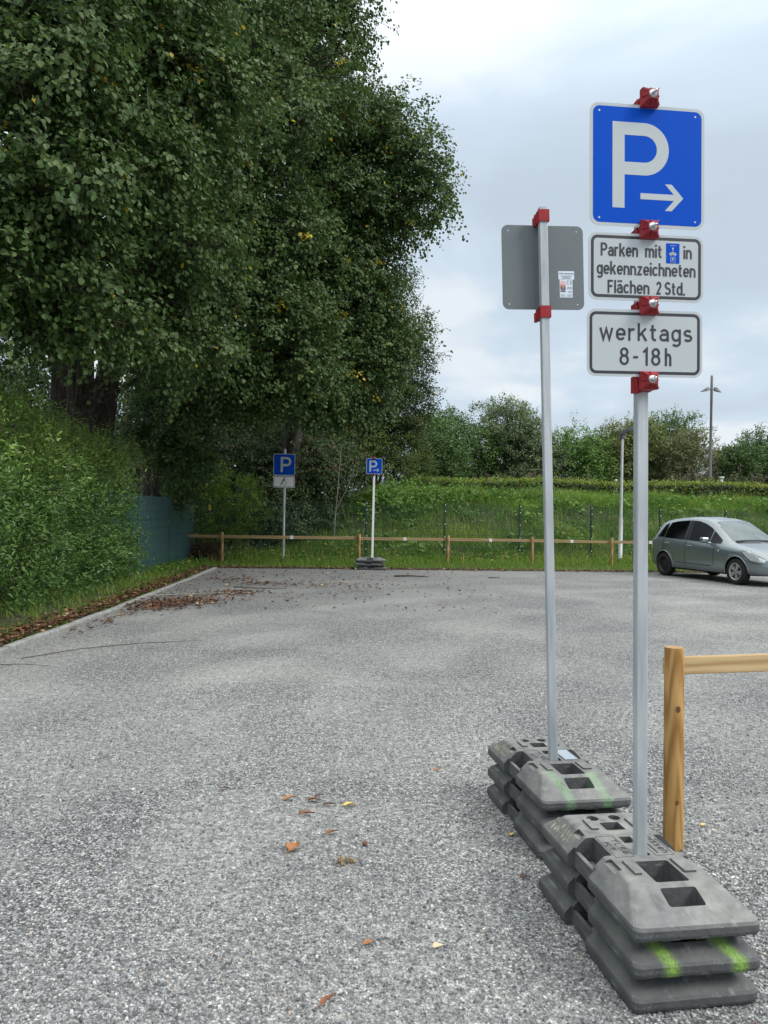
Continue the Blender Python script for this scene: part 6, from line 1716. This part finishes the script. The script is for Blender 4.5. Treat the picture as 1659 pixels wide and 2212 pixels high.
def wheel(ax, sy, steel):
    w = MB()
    y0 = 0.0
    w.lathe([(0.205, -0.095), (0.235, -0.102), (0.285, -0.104), (0.308, -0.090), (0.315, -0.055), (0.316, 0.055), (0.308, 0.090), (0.285, 0.104), (0.235, 0.102), (0.205, 0.095)], 40, 0, 'Y')
    ty = w.build("wheel", M['tyre'], car, (ax, sy * 0.775, 0.315), (0, random.uniform(0, 1), 0) if sy < 0 else (0, 0, math.pi))
    rm = MB()
    rm.lathe([(0.0, 0.04), (0.19, 0.04), (0.212, -0.06), (0.218, -0.10), (0.205, -0.104), (0.198, -0.085), (0.18, -0.03), (0.0, -0.03)], 40, 0, 'Y')
    if steel:
        rm.lathe([(0.0, -0.075), (0.055, -0.078), (0.075, -0.062), (0.12, -0.066), (0.15, -0.050), (0.175, -0.034)], 30, 1, 'Y')
        for q in range(10):
            a = 2 * math.pi * q / 10; rm.lathe([(0.0, -0.068), (0.014, -0.067)], 10, 2, 'Y', False, (0.135 * math.cos(a), 0, 0.135 * math.sin(a)))
        for q in range(5):
            a = 2 * math.pi * q / 5; rm.lathe([(0.0, -0.094), (0.010, -0.092), (0.011, -0.076)], 8, 1, 'Y', False, (0.055 * math.cos(a), 0, 0.055 * math.sin(a)))
        rm.build("rim", [M['steel_wheel'], M['steel_wheel'], M['black']], ty)
    else:
        rm.lathe([(0.0, -0.088), (0.035, -0.088), (0.045, -0.078), (0.05, -0.05)], 20, 1, 'Y')
        rm.lathe([(0.178, -0.06), (0.186, -0.098), (0.204, -0.107), (0.214, -0.10)], 40, 1, 'Y')
        for q in range(5):
            a = 2 * math.pi * q / 5 + 0.3
            d = Vector((math.cos(a), 0, math.sin(a))); t = Vector((-d.z, 0, d.x))
            P = [d * 0.03 - t * 0.024, d * 0.03 + t * 0.024, d * 0.19 + t * 0.062, d * 0.19 - t * 0.062]
            f = [p + Vector((0, -0.086 - 0.010 * (i > 1), 0)) for i, p in enumerate(P)]; b = [p + Vector((0, -0.045, 0)) for p in P]
            rm.add(f + b, [(0, 1, 2, 3), (4, 7, 6, 5), (0, 4, 5, 1), (1, 5, 6, 2), (2, 6, 7, 3), (3, 7, 4, 0)], 1)
        rm.build("rim", [M['black'], M['rim']], ty)
    return ty
wheel(0.0, -1, True)["label"] = "black steel rear wheel"
wheel(2.75, -1, False)["label"] = "silver five spoke front wheel"
wheel(0.0, 1, True); wheel(2.75, 1, False)
bpy.context.view_layer.update()
